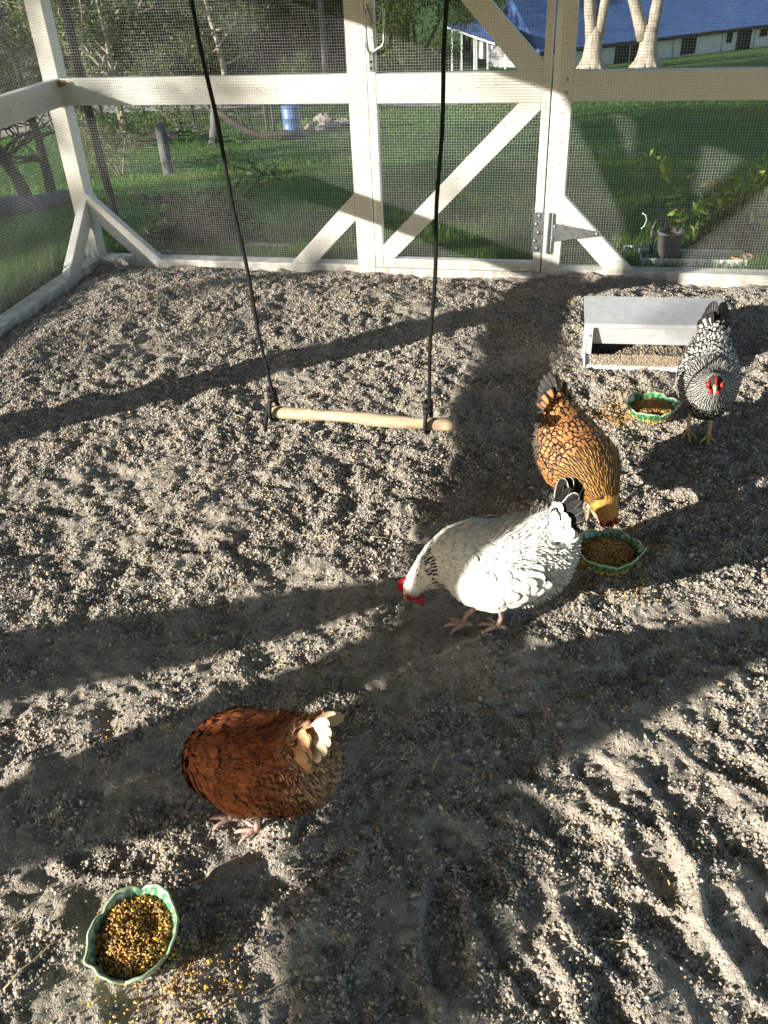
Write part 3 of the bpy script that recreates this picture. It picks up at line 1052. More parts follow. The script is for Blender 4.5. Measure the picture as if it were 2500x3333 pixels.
    for side in (1, -1):
        for q in range(tl['n']):
            f = q / max(1, tl['n'] - 1)
            el = tl['el'] + (tl['fan'] * (f - .5)); out = .10 + .42 * (1 - f) + .05
            d = np.array([-math.cos(el), side * out * .55, math.sin(el)])
            P_.append(tb + np.array([.012 * (1 - f), side * (.006 + .024 * (1 - f)), .020 * (f - .5)])); T_.append(d)
            N_.append(np.array([tl.get('fwd', -.25), side * .95, .35 + .4 * f])); L_.append(tl['len'] * (.82 + .30 * math.sin(f * 2.3))); W_.append(tl['w']); kinds.append(1)
        for q in range(tl['cov']):
            f = rng.uniform(0, 1); el = tl['el'] + tl['fan'] * (f - .5) * .9
            d = np.array([-math.cos(el), side * .28, math.sin(el)]) + rng.normal(0, .06, 3)
            P_.append(tb + np.array([.015, side * (.016 + .03 * (1 - f)), .03 * (f - .5)]) + rng.normal(0, .005, 3)); T_.append(d)
            N_.append(np.array([.55, side * .75, .35])); L_.append(tl['len'] * rng.uniform(.40, .68)); W_.append(tl['w'] * .85); kinds.append(0)
    C, mi = tl['col'](np.array(kinds), rng)
    card_obj('tail', feathers(np.array(P_), np.array(T_), np.array(N_), np.array(L_), np.array(W_), C, mi, .04, .04))
    # head furniture
    h = sp.at(.955)[:3]; e = sp.at(1.0)[:3]; T, Y, U = (q for q in sp.frame(np.array(.97)))
    up = U if U[2] > -.5 else U
    loc = lambda a, b, c: tuple(h + T * a + Y * b + U * c)
    cm = MB(); cs = spec['comb']
    prof = [(-.026, .010)]
    nt_ = 6
    for q in range(nt_ * 2 + 1):
        f = q / (nt_ * 2)
        prof.append((-.028 + f * .056, .020 + cs * (.55 + .45 * math.sin(f * math.pi)) * (1.0 if q % 2 else .55)))
    prof.append((.026, .010))
    pr = [loc(x, -.0035, z) for x, z in prof]
    cm.prism(pr, tuple(Y * .007)); cm.build('comb', M['red'], root, .0015)
    wt = MB()
    for sd in (1, -1):
        pts = [loc(.012, sd * .012, -.016), loc(.014, sd * .014, -.028), loc(.013, sd * .013, -.040 * spec.get('wat', 1)), loc(.011, sd * .012, -.047 * spec.get('wat', 1))]
        wt.tube(pts, [.006, .010, .009, .003], 8)
        wt.ball(loc(.008, sd * .0240, -.001), (.017, .0085, .0155), 12, 8)
    wt.build('wattle', M['red'], root)
    bk = MB()
    bk.tube([loc(.020, 0, .002), loc(.034, 0, .000), loc(.046, 0, -.006), loc(.053, 0, -.014)], [.0105, .0085, .0055, .001], 10)
    bk.tube([loc(.020, 0, -.006), loc(.034, 0, -.008), loc(.044, 0, -.012)], [.008, .0055, .001], 8)
    bk.build('beak', M['beak'], root)
    for sd in (1, -1):
        ey = MB(); ey.ball(loc(.008, sd * .0322, .004), .0040, 10, 7); ey.build('eye', M['eye'], root)
    # legs
    for (fx, fy, fa, hipx) in spec['legs']:
        lg = MB()
        sd = 1 if fy > 0 else -1
        lg.tube([(hipx, fy * .9, .150), (hipx - .012, fy * .95, .115)], [.030, .020], 10)
        lg.tube([(hipx - .012, fy * .95, .125), (hipx - .022, fy, .095), (fx - .008, fy, .045), (fx, fy, .014)], [.013, .0085, .0075, .009], 10)
        for a, ln in ((0.0, .062), (.62, .052), (-.62, .052), (math.pi, .026)):
            ca, sa = math.cos(fa + a), math.sin(fa + a)
            pts = [(fx, fy, .012)] + [(fx + ca * ln * q, fy + sa * ln * q, .010 + .004 * math.sin(q * 3) - .004 * q) for q in (.3, .6, .85)] + [(fx + ca * ln * 1.05, fy + sa * ln * 1.05, .002)]
            lg.tube(pts, [.0078, .0068, .0058, .0048, .0015], 8)
        lg.build('leg', spec['legmat'], root)
    return root


M['skinfluff'] = mat_vcol('downy_underlayer', .9, .1)
M['f_plain'] = mat_feather('plain_feather', 'plain')
M['f_lace'] = mat_feather('black_laced_feather', 'lace', lo=.43, hi=.54)
M['f_lace_gold'] = mat_feather('black_laced_copper_feather', 'lace', lo=.46, hi=.62)
M['f_stripe'] = mat_feather('black_striped_hackle', 'stripe', lo=.48, hi=.68)
M['f_lightrim'] = mat_feather('pale_rimmed_feather', 'lace', (.62, .60, .56), .82, .93)
M['f_tan'] = mat_feather('tan_rimmed_feather', 'lace', (.36, .15, .06), .70, .95)
# material slots on every hen: 0 underlayer, then spec['mats'] 1..n


def spine_peck(y=0.0, dy=0.0, tuck=False):
    s = [(-.215, 0, .352, .024, .030, .050), (-.190, 0, .322, .050, .046, .100), (-.150, 0, .286, .080, .060, .142), (-.10, 0, .250, .104, .078, .150), (-.03, 0, .220, .114, .090, .138),
         (.04, 0, .206, .112, .094, .116), (.095, 0, .196, .094, .085, .090)]
    if tuck:
        s += [(.128, -.02, .172, .066, .062, .056), (.140, -.045, .140, .046, .044, .040), (.138, -.065, .105, .034, .034, .032), (.130, -.085, .080, .027, .027, .025), (.120, -.098, .066, .013, .014, .013)]
    else:
        s += [(.142, dy * .25, .176, .066, .066, .060), (.180, dy * .5, .149, .046, .048, .042), (.208, dy * .75, .124, .034, .035, .032), (.228, dy, .098, .027, .027, .025), (.240, dy * 1.05, .078, .013, .014, .013)]
    return s


WING = dict(c=(-.005, .205), pitch=-.20, len=.120, hgt=.074, thk=.030, y=.094, rows=7, fl=.034, fw=.0125)


def hens():
    # ---------- white hen, black-edged tail and speckled collar
    def size_w(s):
        if s < .62: return .036, .0135, 0, .09
        if s < .84: return .028, .0052, 1, .12
        return .014, .0045, 2, .09

    def col_w(s, th, p, r, kind):
        n = len(s); C = np.repeat(np.array([[.80, .78, .715]]), n, 0) * r.uniform(.93, 1.04, (n, 1))
        m = np.full(n, 1)
        if kind == 1: m = np.where((r.uniform(0, 1, n) < .7) & (s > .73) & (s < .81), 2, 1)
        return C, m, np.ones(n)

    def wing_w(x, z, r):
        n = len(x); return np.repeat(np.array([[.79, .77, .70]]), n, 0) * r.uniform(.95, 1.03, (n, 1)), np.full(n, 1), 1

    def tail_w(k, r):
        n = len(k); C = np.where((k == 1)[:, None], np.array([[.012, .011, .011]]), np.array([[.80, .79, .74]]))
        return C, np.where(k == 1, np.where(r.uniform(0, 1, n) < .35, 3, 1), np.where(r.uniform(0, 1, n) < .12, 2, 1))
    dy = .02
    h = make_hen(dict(seed=1, loc=(.868, -2.715, ZF + .002), rz=math.radians(181), scale=.93, kx=.86, label='plump white hen with a black edged tail pecking at the gravel', spine=spine_peck(dy=dy),
                      under=(.72, .70, .64), mats=[M['f_plain'], M['f_stripe'], M['f_lightrim']], size=size_w, colour=col_w, fluffcol=(.82, .80, .75), plain_i=1, fluff=900, barbs=3500,
                      wing=dict(WING, len=.130, hgt=.078, fl=.045, fw=.017, thk=.034, y=.110, c=(-.01, .214)), wingcol=wing_w, tail=dict(n=7, cov=22, el=.95, fan=1.15, len=.105, w=.021, col=tail_w),
                      comb=.032, wat=1.25, legs=[(.055, .045, .15, .02), (-.055, .04, -.1, -.03)], legmat=M['leg_pink']))

    # ---------- copper hen with black lacing
    def size_g(s):
        if s < .60: return .031, .0115, 0, .16
        if s < .84: return .032, .0056, 1, .15
        return .014, .0038, 2, .10

    def col_g(s, th, p, r, kind):
        n = len(s)
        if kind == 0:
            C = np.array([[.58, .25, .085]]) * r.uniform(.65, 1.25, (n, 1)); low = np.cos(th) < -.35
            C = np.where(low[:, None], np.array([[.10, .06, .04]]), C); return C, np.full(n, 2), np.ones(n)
        C = np.array([[.56, .27, .06]]) * r.uniform(.8, 1.15, (n, 1))
        return C, np.full(n, 3 if kind == 1 else 1), np.ones(n)

    def wing_g(x, z, r):
        n = len(x); return np.array([[.46, .19, .07]]) * r.uniform(.7, 1.2, (n, 1)), np.full(n, 2), 1

    def tail_g(k, r):
        n = len(k); C = np.where((k == 1)[:, None], np.array([[.022, .018, .016]]), np.array([[.45, .19, .07]]) * r.uniform(.6, 1.2, (n, 1)))
        return C, np.where(k == 1, 1, 2)
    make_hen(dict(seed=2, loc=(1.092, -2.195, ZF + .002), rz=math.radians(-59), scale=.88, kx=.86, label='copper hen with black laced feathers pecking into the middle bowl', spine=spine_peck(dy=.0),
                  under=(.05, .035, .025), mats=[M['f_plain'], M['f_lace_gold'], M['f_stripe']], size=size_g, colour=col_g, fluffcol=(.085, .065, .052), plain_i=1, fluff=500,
                  wing=dict(WING, fl=.028, fw=.0125, rows=8), wingcol=wing_g, tail=dict(n=5, cov=22, el=.62, fan=.6, len=.085, w=.016, col=tail_g),
                  comb=.008, wat=.7, legs=[(.02, .045, 0, 0), (-.02, -.045, 0, -.01)], legmat=M['leg_yellow']))

    # ---------- silver hen with black lacing, head up, facing the camera
    def size_s(s):
        if s < .60: return .029, .0110, 0, .16
        if s < .88: return .032, .0050, 1, .15
        return .014, .0038, 2, .10

    def col_s(s, th, p, r, kind):
        n = len(s)
        if kind == 0:
            C = np.array([[.66, .65, .62]]) * r.uniform(.85, 1.05, (n, 1)); return C, np.full(n, 2), np.ones(n)
        C = np.array([[.50, .495, .46]]) * r.uniform(.85, 1.05, (n, 1))
        front = (np.cos(th) < -.55) & (s < .80)
        return C, np.where(front, 2, 3), np.ones(n)

    def wing_s(x, z, r):
        n = len(x); return np.array([[.76, .75, .72]]) * r.uniform(.9, 1.04, (n, 1)), np.full(n, 2), 1

    def tail_s(k, r):
        n = len(k); C = np.where((k == 1)[:, None], np.array([[.016, .015, .015]]), np.array([[.76, .75, .70]]))
        return C, np.where(k == 1, 1, 2)
    sps = [(-.178, 0, .325, .034, .040, .060), (-.140, 0, .290, .066, .055, .105), (-.090, 0, .250, .098, .076, .130), (-.025, 0, .222, .112, .088, .130),
           (.045, 0, .214, .110, .092, .114), (.098, 0, .220, .094, .080, .100), (.140, .003, .240, .070, .060, .072), (.170, .006, .266, .049, .045, .048), (.192, .008, .286, .035, .034, .034), (.212, .010, .296, .027, .027, .025), (.230, .011, .292, .013, .013, .013)]
    make_hen(dict(seed=3, loc=(1.495, -1.640, ZF + .002), rz=math.radians(-96), scale=.95, ky=.86, label='silver hen with black laced white feathers standing beside the metal feeder', spine=sps,
                  under=(.04, .038, .036), mats=[M['f_plain'], M['f_lace'], M['f_stripe']], size=size_s, colour=col_s, fluffcol=(.06, .055, .052), plain_i=1, fluff=450,
                  wing=dict(WING, fl=.027, fw=.0122, rows=8), wingcol=wing_s, tail=dict(n=6, cov=34, el=.95, fan=.7, len=.085, w=.019, fwd=.9, col=tail_s),
                  comb=.007, wat=.6, legs=[(.05, .038, 0, .0), (.03, -.045, .2, -.01)], legmat=M['leg_yellow']))

    # ---------- rusty brown hen, cream tail, head tucked out of sight
    def size_b(s):
        if s < .62: return .036, .0125, 0, .12
        if s < .84: return .028, .0065, 1, .12
        return .014, .004, 2, .09

    def col_b(s, th, p, r, kind):
        n = len(s); C = np.array([[.30, .078, .023]]) * r.uniform(.65, 1.25, (n, 1))
        rear = smooth(.20, .04, s)[:, None] * (r.uniform(0, 1, (n, 1)) < .75)
        C = C * (1 - rear) + np.array([[.55, .33, .19]]) * rear
        low = (np.cos(th) < -.3)[:, None] * smooth(.32, .10, s)[:, None]
        C = C * (1 - low) + np.array([[.36, .24, .15]]) * low
        return C, np.where(r.uniform(0, 1, n) < .45, 2, 1), np.ones(n)

    def wing_b(x, z, r):
        n = len(x); C = np.array([[.31, .080, .023]]) * r.uniform(.65, 1.25, (n, 1))
        edge = ((z < -.45) | (r.uniform(0, 1, n) < .06))[:, None]
        return np.where(edge, np.array([[.33, .12, .04]]) * r.uniform(.8, 1.3, (n, 1)), C), np.where(r.uniform(0, 1, n) < .4, 2, 1), 1

    def tail_b(k, r):
        n = len(k); C = np.where((k == 1)[:, None], np.array([[.72, .55, .38]]), np.array([[.55, .30, .15]])) * r.uniform(.8, 1.1, (n, 1))
        return C, np.full(n, 1)
    make_hen(dict(seed=4, loc=(.480, -3.385, ZF + .002), rz=math.radians(172), scale=.83, kx=.84, label='rusty brown hen with a cream tail and its head hidden', spine=spine_peck(tuck=True),
                  under=(.09, .03, .012), mats=[M['f_plain'], M['f_tan'], M['f_plain']], size=size_b, colour=col_b, fluffcol=(.62, .44, .29), fluffcol2=(.24, .075, .028), plain_i=1, fluff=700, barbs=3000,
                  wing=dict(WING, fl=.030, fw=.0125), wingcol=wing_b, tail=dict(n=5, cov=26, el=.50, fan=.6, len=.092, w=.019, col=tail_b),
                  comb=.018, wat=.9, legs=[(.06, .04, .2, .02), (-.03, .05, .3, -.02)], legmat=M['leg_pink']))


hens()


# ------------------------------------------------------------------ bowls of grain
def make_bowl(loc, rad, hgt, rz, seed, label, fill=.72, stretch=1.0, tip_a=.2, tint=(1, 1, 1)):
    root = empty('leaf_bowl', loc, rz)
    tag(root, label, 'bowl', 'green leaf shaped bowls of grain')
    nt = 200; lobes = 6
    a = np.linspace(0, 2 * np.pi, nt, endpoint=False)
    rng = np.random.default_rng(seed)
    ph = a * lobes / (2 * np.pi); fr = np.abs((ph % 1) - .5) * 2           # 1 at the notch between leaves
    rim = hgt * (1.0 - .17 * fr ** 3 + .03 * np.sin(a * 2 + seed)) ; flare = 1 + .05 * (1 - fr ** 2)
    tip = np.exp(-((((a - tip_a) + np.pi) % (2 * np.pi) - np.pi) / .13) ** 2)
    flare = flare + .16 * tip; rim = rim + .1 * hgt * tip

    def shell(off, rev=False):
        rows = []
        prof = [(0.0, .0), (.30, .0), (.52, .02), (.66, .14), (.78, .34), (.87, .56), (.94, .76), (.98, .90), (1.0, 1.0)]
        V = []; C = []
        for r_, z_ in prof:
            rr = (rad * r_ - off * (1 if r_ > .4 else 0)) * (1 + (flare - 1) * z_)
            wav = .0007 * np.sin(a * 19 + seed) * z_
            V.append(np.stack([(rr + wav) * np.cos(a) * stretch, (rr + wav) * np.sin(a), rim * z_ + (off if z_ < .9 else off * .3)], 1))
            # leaf veins: mid rib of each lobe and slanting side ribs
            x = (ph % 1) - .5
            mid = np.exp(-(x / .035) ** 2)
            rib = np.exp(-(((np.abs(x) * 2.2 + z_ * 2.6) % .55 - .27) / .06) ** 2) * .9
            vein = np.clip(np.maximum(mid, rib * (z_ > .12)), 0, 1)[:, None]
            g = np.array([.030, .17, .065]); l = np.array([.33, .52, .30])
            cc = g * (1 - vein * .75) + l * vein * .75
            cc = cc * (1 + .25 * rng.normal(0, 1, (nt, 1)).clip(-1, 1) * .5)
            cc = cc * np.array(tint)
            edge = smooth(.93, 1.0, z_)
            cc = cc * (1 - edge) + np.array([.42, .55, .36]) * edge
            C.append(np.concatenate([cc, np.ones((nt, 1))], 1))
        return np.concatenate(V), np.concatenate(C), len(prof)
    Vo, Co, k = shell(0.0); Vi, Ci, _ = shell(.0042)
    i = np.arange(nt * k).reshape(k, nt); j = np.roll(i, -1, 1)
    Fo = np.stack([i[:-1], j[:-1], j[1:], i[1:]], -1).reshape(-1, 4)
    Fi = Fo[:, ::-1] + nt * k
    t0 = i[-1]; t1 = np.roll(t0, -1)
    Fr = np.stack([t0, t1, t1 + nt * k, t0 + nt * k], -1)
    me = mesh_np('dish', np.concatenate([Vo, Vi]), np.concatenate([Fo, Fi, Fr]), M['glaze'], smooth=True, col=np.concatenate([Co, Ci]))
    link('dish', me, root)
    # the feed is a thing of its own, lying in the bowl
    return root, fill


def grain_pile(name, label, P, kind='stuff', seed=0, size=.0029):
    rng = np.random.default_rng(seed); n = len(P)
    s = size * np.exp(rng.normal(0, .22, n))
    k = rng.uniform(0, 1, n)
    S = np.stack([s * np.where(k < .16, 1.35, 1.15), s * np.where(k < .16, 1.0, .62), s * np.where(k < .16, .7, .58)], 1)
    C = np.where((k < .16)[:, None], (.80, .44, .07), np.where((k < .55)[:, None], (.70, .46, .18), np.where((k < .85)[:, None], (.48, .26, .10), (.16, .10, .05)))) * rng.uniform(.75, 1.25, (n, 1))
    V, F, C4 = blobs(P, S, rand_rot(n, rng, .35), C, rng, .1)
    o = link(name, mesh_np(name, V, F, M['grain'], smooth=True, col=C4))
    tag(o, label, 'grain', kind=kind)


def fill_bowl(loc, rad, hgt, rz, fill, seed, label, n=2600, stretch=1.0, heap=.012):
    rng = np.random.default_rng(seed)
    R = rad * (.86 + .1 * fill) * .93; z0 = hgt * fill
    r = R * np.sqrt(rng.uniform(0, 1, n)); a = rng.uniform(0, 2 * np.pi, n)
    lx, ly = r * np.cos(a) * stretch, r * np.sin(a)
    z = z0 + heap * (1 - (r / R) ** 2) - .012 * np.exp(-(((lx - .02) ** 2 + (ly + .025) ** 2) / .03 ** 2)) + .003 * vnoise(lx * 60, ly * 60, seed) + rng.uniform(-.006, .003, n) - .006 * (r / R) ** 8
    c, s = math.cos(rz), math.sin(rz)
    P = np.stack([loc[0] + lx * c - ly * s, loc[1] + lx * s + ly * c, loc[2] + z], 1)
    # bed under the grains so nothing shows through
    grain_pile('grain_feed', label, np.concatenate([P, P[:n // 2] - [0, 0, .004], P[n // 3:] - [0, 0, .009], P[:n // 2] - [0, 0, .013]]), seed=seed)


def spilled(name, label, centres, n, seed):
    rng = np.random.default_rng(seed); pts = []
    for (cx, cy, sd, w) in centres:
        m = int(n * w); pts.append(np.stack([rng.normal(cx, sd, m), rng.normal(cy, sd, m)], 1))
    p = np.concatenate(pts); z = dirt_h(p[:, 0], p[:, 1]) + .0045 + rng.uniform(0, .003, len(p))
    grain_pile(name, label, np.stack([p[:, 0], p[:, 1], z], 1), seed=seed)


B1 = (1.182, -2.435, ZF - .004); B2 = (1.338, -1.555, ZF - .004); B3 = (.360, -3.692, ZF - .004)
make_bowl(B1, .086, .066, -.25, 1, 'green leaf bowl of grain beside the white and copper hens'); fill_bowl(B1, .086, .066, -.25, .70, 41, 'mixed grain heaped inside the shaded middle bowl')
make_bowl(B2, .087, .064, -.2, 2, 'green leaf bowl of grain beside the silver hen'); fill_bowl(B2, .087, .064, -.2, .66, 42, 'mixed grain inside the bowl beside the silver hen')
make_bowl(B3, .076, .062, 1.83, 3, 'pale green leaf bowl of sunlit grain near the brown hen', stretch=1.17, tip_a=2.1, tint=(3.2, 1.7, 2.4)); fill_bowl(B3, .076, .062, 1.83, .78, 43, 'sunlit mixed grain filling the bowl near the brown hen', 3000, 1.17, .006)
spilled('spilled_grain', 'yellow grain spilled on the gravel around the three bowls', [(B1[0] - .02, B1[1] - .02, .075, .24), (B1[0] + .08, B1[1] + .10, .05, .1), (B2[0] - .10, B2[1] + .01, .055, .22), (B2[0] - .02, B2[1] + .10, .05, .06), (B3[0] + .12, B3[1] - .03, .05, .14), (B3[0] + .05, B3[1] - .09, .05, .05), (.25, -3.0, .5, .05), (.9, -3.1, .5, .05), (.05, -2.3, .3, .05)], 2600, 44)


# ------------------------------------------------------------------ trough feeder
def build_feeder():
    o = (1.100, -1.205, ZF - .006); rz = math.radians(3)
    f = empty('trough_feeder', o, rz)
    tag(f, 'galvanised metal trough feeder with a sloping lid beside the back wall', 'feeder')
    W, G = .495, M['galv']
    # end panels
    prof = [(0, 0), (.195, 0), (.195, .244), (.045, .214), (.042, .070), (0, .045)]
    for x in (0.0, W - .0015):
        m = MB(); m.prism([(x, p[0], p[1]) for p in prof], (.0015, 0, 0)); m.build('end_panel', G, f)
    m = MB(); m.box((-.012, 0, 0), (W + .012, .002, .004))
    # sloping lid with folded edge
    m = MB()
    m.prism([(-.016, -.014, .2120), (W + .016, -.014, .2120), (W + .016, .165, .2520), (-.016, .165, .2520)], (0, -.0004, .0018))
    m.box((-.016, -.0155, .198), (W + .016, -.0142, .2138)); m.build('lid', G, f)
    m = MB(); m.prism([(.0016, .048, .212), (W - .0016, .048, .212), (W - .0016, .075, .095), (.0016, .075, .095)], (0, .0015, .0005)); m.build('front_panel', G, f)
    for x0, x1 in ((.0016, .024), (W - .024, W - .0016)):
        m = MB(); m.prism([(x0, .044, .212), (x1, .044, .212), (x1, .044, .062), (x0, .044, .062)], (0, .0014, 0)); m.build('corner_strip', G, f)
    m = MB(); m.prism([(.0016, .0, .0), (W - .0016, .0, .0), (W - .0016, .004, .030), (.0016, .004, .030)], (0, .0015, 0))
    m.prism([(.0016, .004, .0302), (W - .0016, .004, .0302), (W - .0016, .045, .058), (.0016, .045, .058)], (0, .0, .0015)); m.build('trough_lip', G, f)
    m = MB(); m.box((.0016, .05, .002), (W - .0016, .193, .004)); m.build('trough_floor', G, f)
    m = MB(); m.box((.0016, .1932, .004), (W - .0016, .1948, .240)); m.build('back_panel', G, f)
    for x in (.013, W - .013):
        for z in (.185, .14): m = MB(); m.tube([(x, .044, z), (x, .040, z)], [.005, .003], 8); m.build('rivet', M['screw'], f)
    rng = np.random.default_rng(5); n = 5200
    lx = rng.uniform(.01, W - .01, n); ly = rng.uniform(.05, .188, n); c, s = math.cos(rz), math.sin(rz)
    z = .018 + .020 * np.clip((ly - .06) / .1, 0, 1) + .012 * np.exp(-((lx - .28) / .12) ** 2) + .004 * vnoise(lx * 30, ly * 30, 7)
    P = np.stack([o[0] + lx * c - ly * s, o[1] + lx * s + ly * c, o[2] + z + rng.uniform(-.003, .003, n)], 1)
    S = np.full((n, 3), .0042) * rng.uniform(.6, 1.3, (n, 3)); k = rng.uniform(0, 1, (n, 1))
    C = np.where(k < .35, (.10, .095, .09), np.where(k < .7, (.26, .215, .16), (.40, .33, .24))) * rng.uniform(.8, 1.2, (n, 1))
    V, F, C4 = blobs(P, S, rand_rot(n, rng), C, rng)
    # dusty crumbs lying on the lip
    m_ = 2600; lx = np.concatenate([rng.normal(.27, .07, m_ // 2), rng.uniform(.02, .42, m_ // 2)]); ly = rng.uniform(.006, .046, m_)
    P2 = np.stack([o[0] + lx * c - ly * s, o[1] + lx * s + ly * c, o[2] + .033 + (ly - .006) * .68 + rng.uniform(0, .004, m_)], 1)
    V2, F2, C2 = blobs(P2, np.full((m_, 3), .0030) * rng.uniform(.5, 1.3, (m_, 3)), rand_rot(m_, rng), np.array([[.40, .32, .23]]) * rng.uniform(.7, 1.2, (m_, 1)), rng)
    ob = link('feed_crumbs', mesh_np('feed_crumbs', np.concatenate([V, V2]), np.concatenate([F, F2 + len(V)]), M['grain'], col=np.concatenate([C4, C2])))
    tag(ob, 'dusty brown feed crumbs lying in the metal trough feeder', 'feed', kind='stuff')


build_feeder()


# ------------------------------------------------------------------ straw and dry leaves on the floor
def build_litter():
    r = random.Random(9)
    first = None
    spots = [(70, 2090, 1.15, .11), (48, 1985, 1.4, .05), (940, 1650, 1.35, .05), (820, 1655, .9, .03), (1075, 1610, 1.9, .03), (1330, 2030, .1, .045), (1440, 1880, 2.0, .04), (610, 1440, .1, .03),
             (470, 1420, 1.3, .045), (700, 1160, .1, .06), (580, 925, .3, .08), (520, 905, 2.8, .05), (225, 835, .2, .07), (130, 875, .4, .09), (1290, 1290, .2, .05), (880, 1280, .15, .04), (290, 1880, .5, .04), (650, 1885, .2, .05), (1200, 1720, .5, .03), (340, 1100, .9, .06), (820, 1160, .3, .05), (200, 1150, 1.7, .04)]
    for i, (u, v, a, ln) in enumerate(spots):
        p = on_z(u, v, ZF)
        m = MB(); n = 6; b = r.uniform(-.25, .25)
        pts = []
        for k in range(n + 1):
            t = (k / n - .5) * ln; q = (t * math.cos(a) - b * t * t / ln * math.sin(a), t * math.sin(a) + b * t * t / ln * math.cos(a))
            pts.append((q[0], q[1], float(dirt_h(p[0] + q[0], p[1] + q[1])) - ZF + .007))
        m.tube(pts, [.0016 + .0004 * math.sin(k) for k in range(n + 1)], 5)
        o = m.build('straw', M['straw']); o.location = (p[0], p[1], ZF)
        tag(o, 'thin dry straw stalk lying on the gravel', 'straw', 'straw stalks scattered on the gravel')
    for (u, v, a, lab) in [(150, 1370 * 0 + 955, .5, 'small curled dry leaf in the shadow band near the left edge'), (1050, 1540, 1.2, 'small curled dry leaf between the white and brown hens'), (500, 1555, .3, 'small curled dry leaf just behind the brown hen')]:
        p = on_z(u, v, ZF); m = MB()
        vs = []; fs = []
        for k in range(6):
            t = k / 5; w = .006 * math.sin(math.pi * (t * .9 + .05)) + .001
            x = (t - .5) * .03
            vs += [(x * math.cos(a) - w * math.sin(a), x * math.sin(a) + w * math.cos(a), .012 + .004 * math.sin(t * 3)), (x * math.cos(a), x * math.sin(a), .007 + .004 * math.sin(t * 3)), (x * math.cos(a) + w * math.sin(a), x * math.sin(a) - w * math.cos(a), .012 + .003 * t)]
        for k in range(5):
            for c in (0, 1): fs.append((k * 3 + c, k * 3 + c + 1, k * 3 + c + 4, k * 3 + c + 3))
        m.add(vs, fs, True); o = m.build('dry_leaf', M['deadleaf']); o.location = (p[0], p[1], float(dirt_h(p[0], p[1])))
        tag(o, lab, 'leaf', 'dry leaves on the floor')


build_litter()


def build_chaff():
    rng = np.random.default_rng(61); m = MB()
    for _ in range(420):
        x, y = rng.uniform(-1.3, 1.9), rng.uniform(-4.0, -.4)
        a = rng.uniform(0, 6.28); L = rng.uniform(.006, .030); z = float(dirt_h(x, y)) + .0055
        w = rng.uniform(.0006, .0013); dz = rng.normal(0, .002)
        m.tube([(x - math.cos(a) * L / 2, y - math.sin(a) * L / 2, z - dz), (x + rng.normal(0, .001), y + rng.normal(0, .001), z + .001), (x + math.cos(a) * L / 2, y + math.sin(a) * L / 2, z + dz)], w, 4)
    tag(m.build('chaff', M['straw']), 'tiny bits of straw and chaff sprinkled over the gravel', 'chaff', kind='stuff')


build_chaff()


# ------------------------------------------------------------------ ground outside
def build_ground():
    rr = np.concatenate([[0.01], np.arange(.6, 10, .35), 10 * 1.06 ** np.arange(0, 62)])
    aa = np.linspace(0, 2 * np.pi, 240, endpoint=False)
    Rr, Aa = np.meshgrid(rr, aa, indexing='ij')
    X = CAM[0] + Rr * np.cos(Aa); Y = CAM[1] + Rr * np.sin(Aa)
    Z = terrain(X, Y)
    pen = (X > LX - .25) & (X < 2.95) & (Y < .3) & (Y > -6.6)
    Z = np.where(pen, -.06, Z)
    n, m = X.shape; i = np.arange(n * m).reshape(n, m); j = np.roll(i, -1, 1)
    F = np.stack([i[:-1], j[:-1], j[1:], i[1:]], -1).reshape(-1, 4)
    o = link('lawn', mesh_np('lawn', np.stack([X, Y, Z], -1).reshape(-1, 3), F, M['lawn'], smooth=True))
    tag(o, 'green lawn sloping down and away from the pen', 'lawn', kind='structure')


build_ground()


def blades(P, H, W, C, rng, lean=.35):
    n = len(P)
    a = rng.uniform(0, 2 * np.pi, n); d = np.stack([np.cos(a), np.sin(a), 0 * a], 1); s = np.stack([-np.sin(a), np.cos(a), 0 * a], 1)
    le = rng.uniform(.05, lean * 2, n)[:, None] * H[:, None]
    up = np.array([0, 0, 1.])
    p1 = P + up * (H * .55)[:, None] + d * le * .30; p2 = P + up * H[:, None] * .95 + d * le
    V = np.stack([P - s * W[:, None], P + s * W[:, None], p1 - s * W[:, None] * .8, p1 + s * W[:, None] * .8, p2, p2 + s * .0003], 1)
    F = (np.array([[0, 1, 3, 2], [2, 3, 5, 4]])[None] + (np.arange(n) * 6)[:, None, None]).reshape(-1, 4)
    c = np.concatenate([np.repeat(C[:, None], 6, 1), np.ones((n, 6, 1))], 2)
    return V.reshape(-1, 3), F, c.reshape(-1, 4)


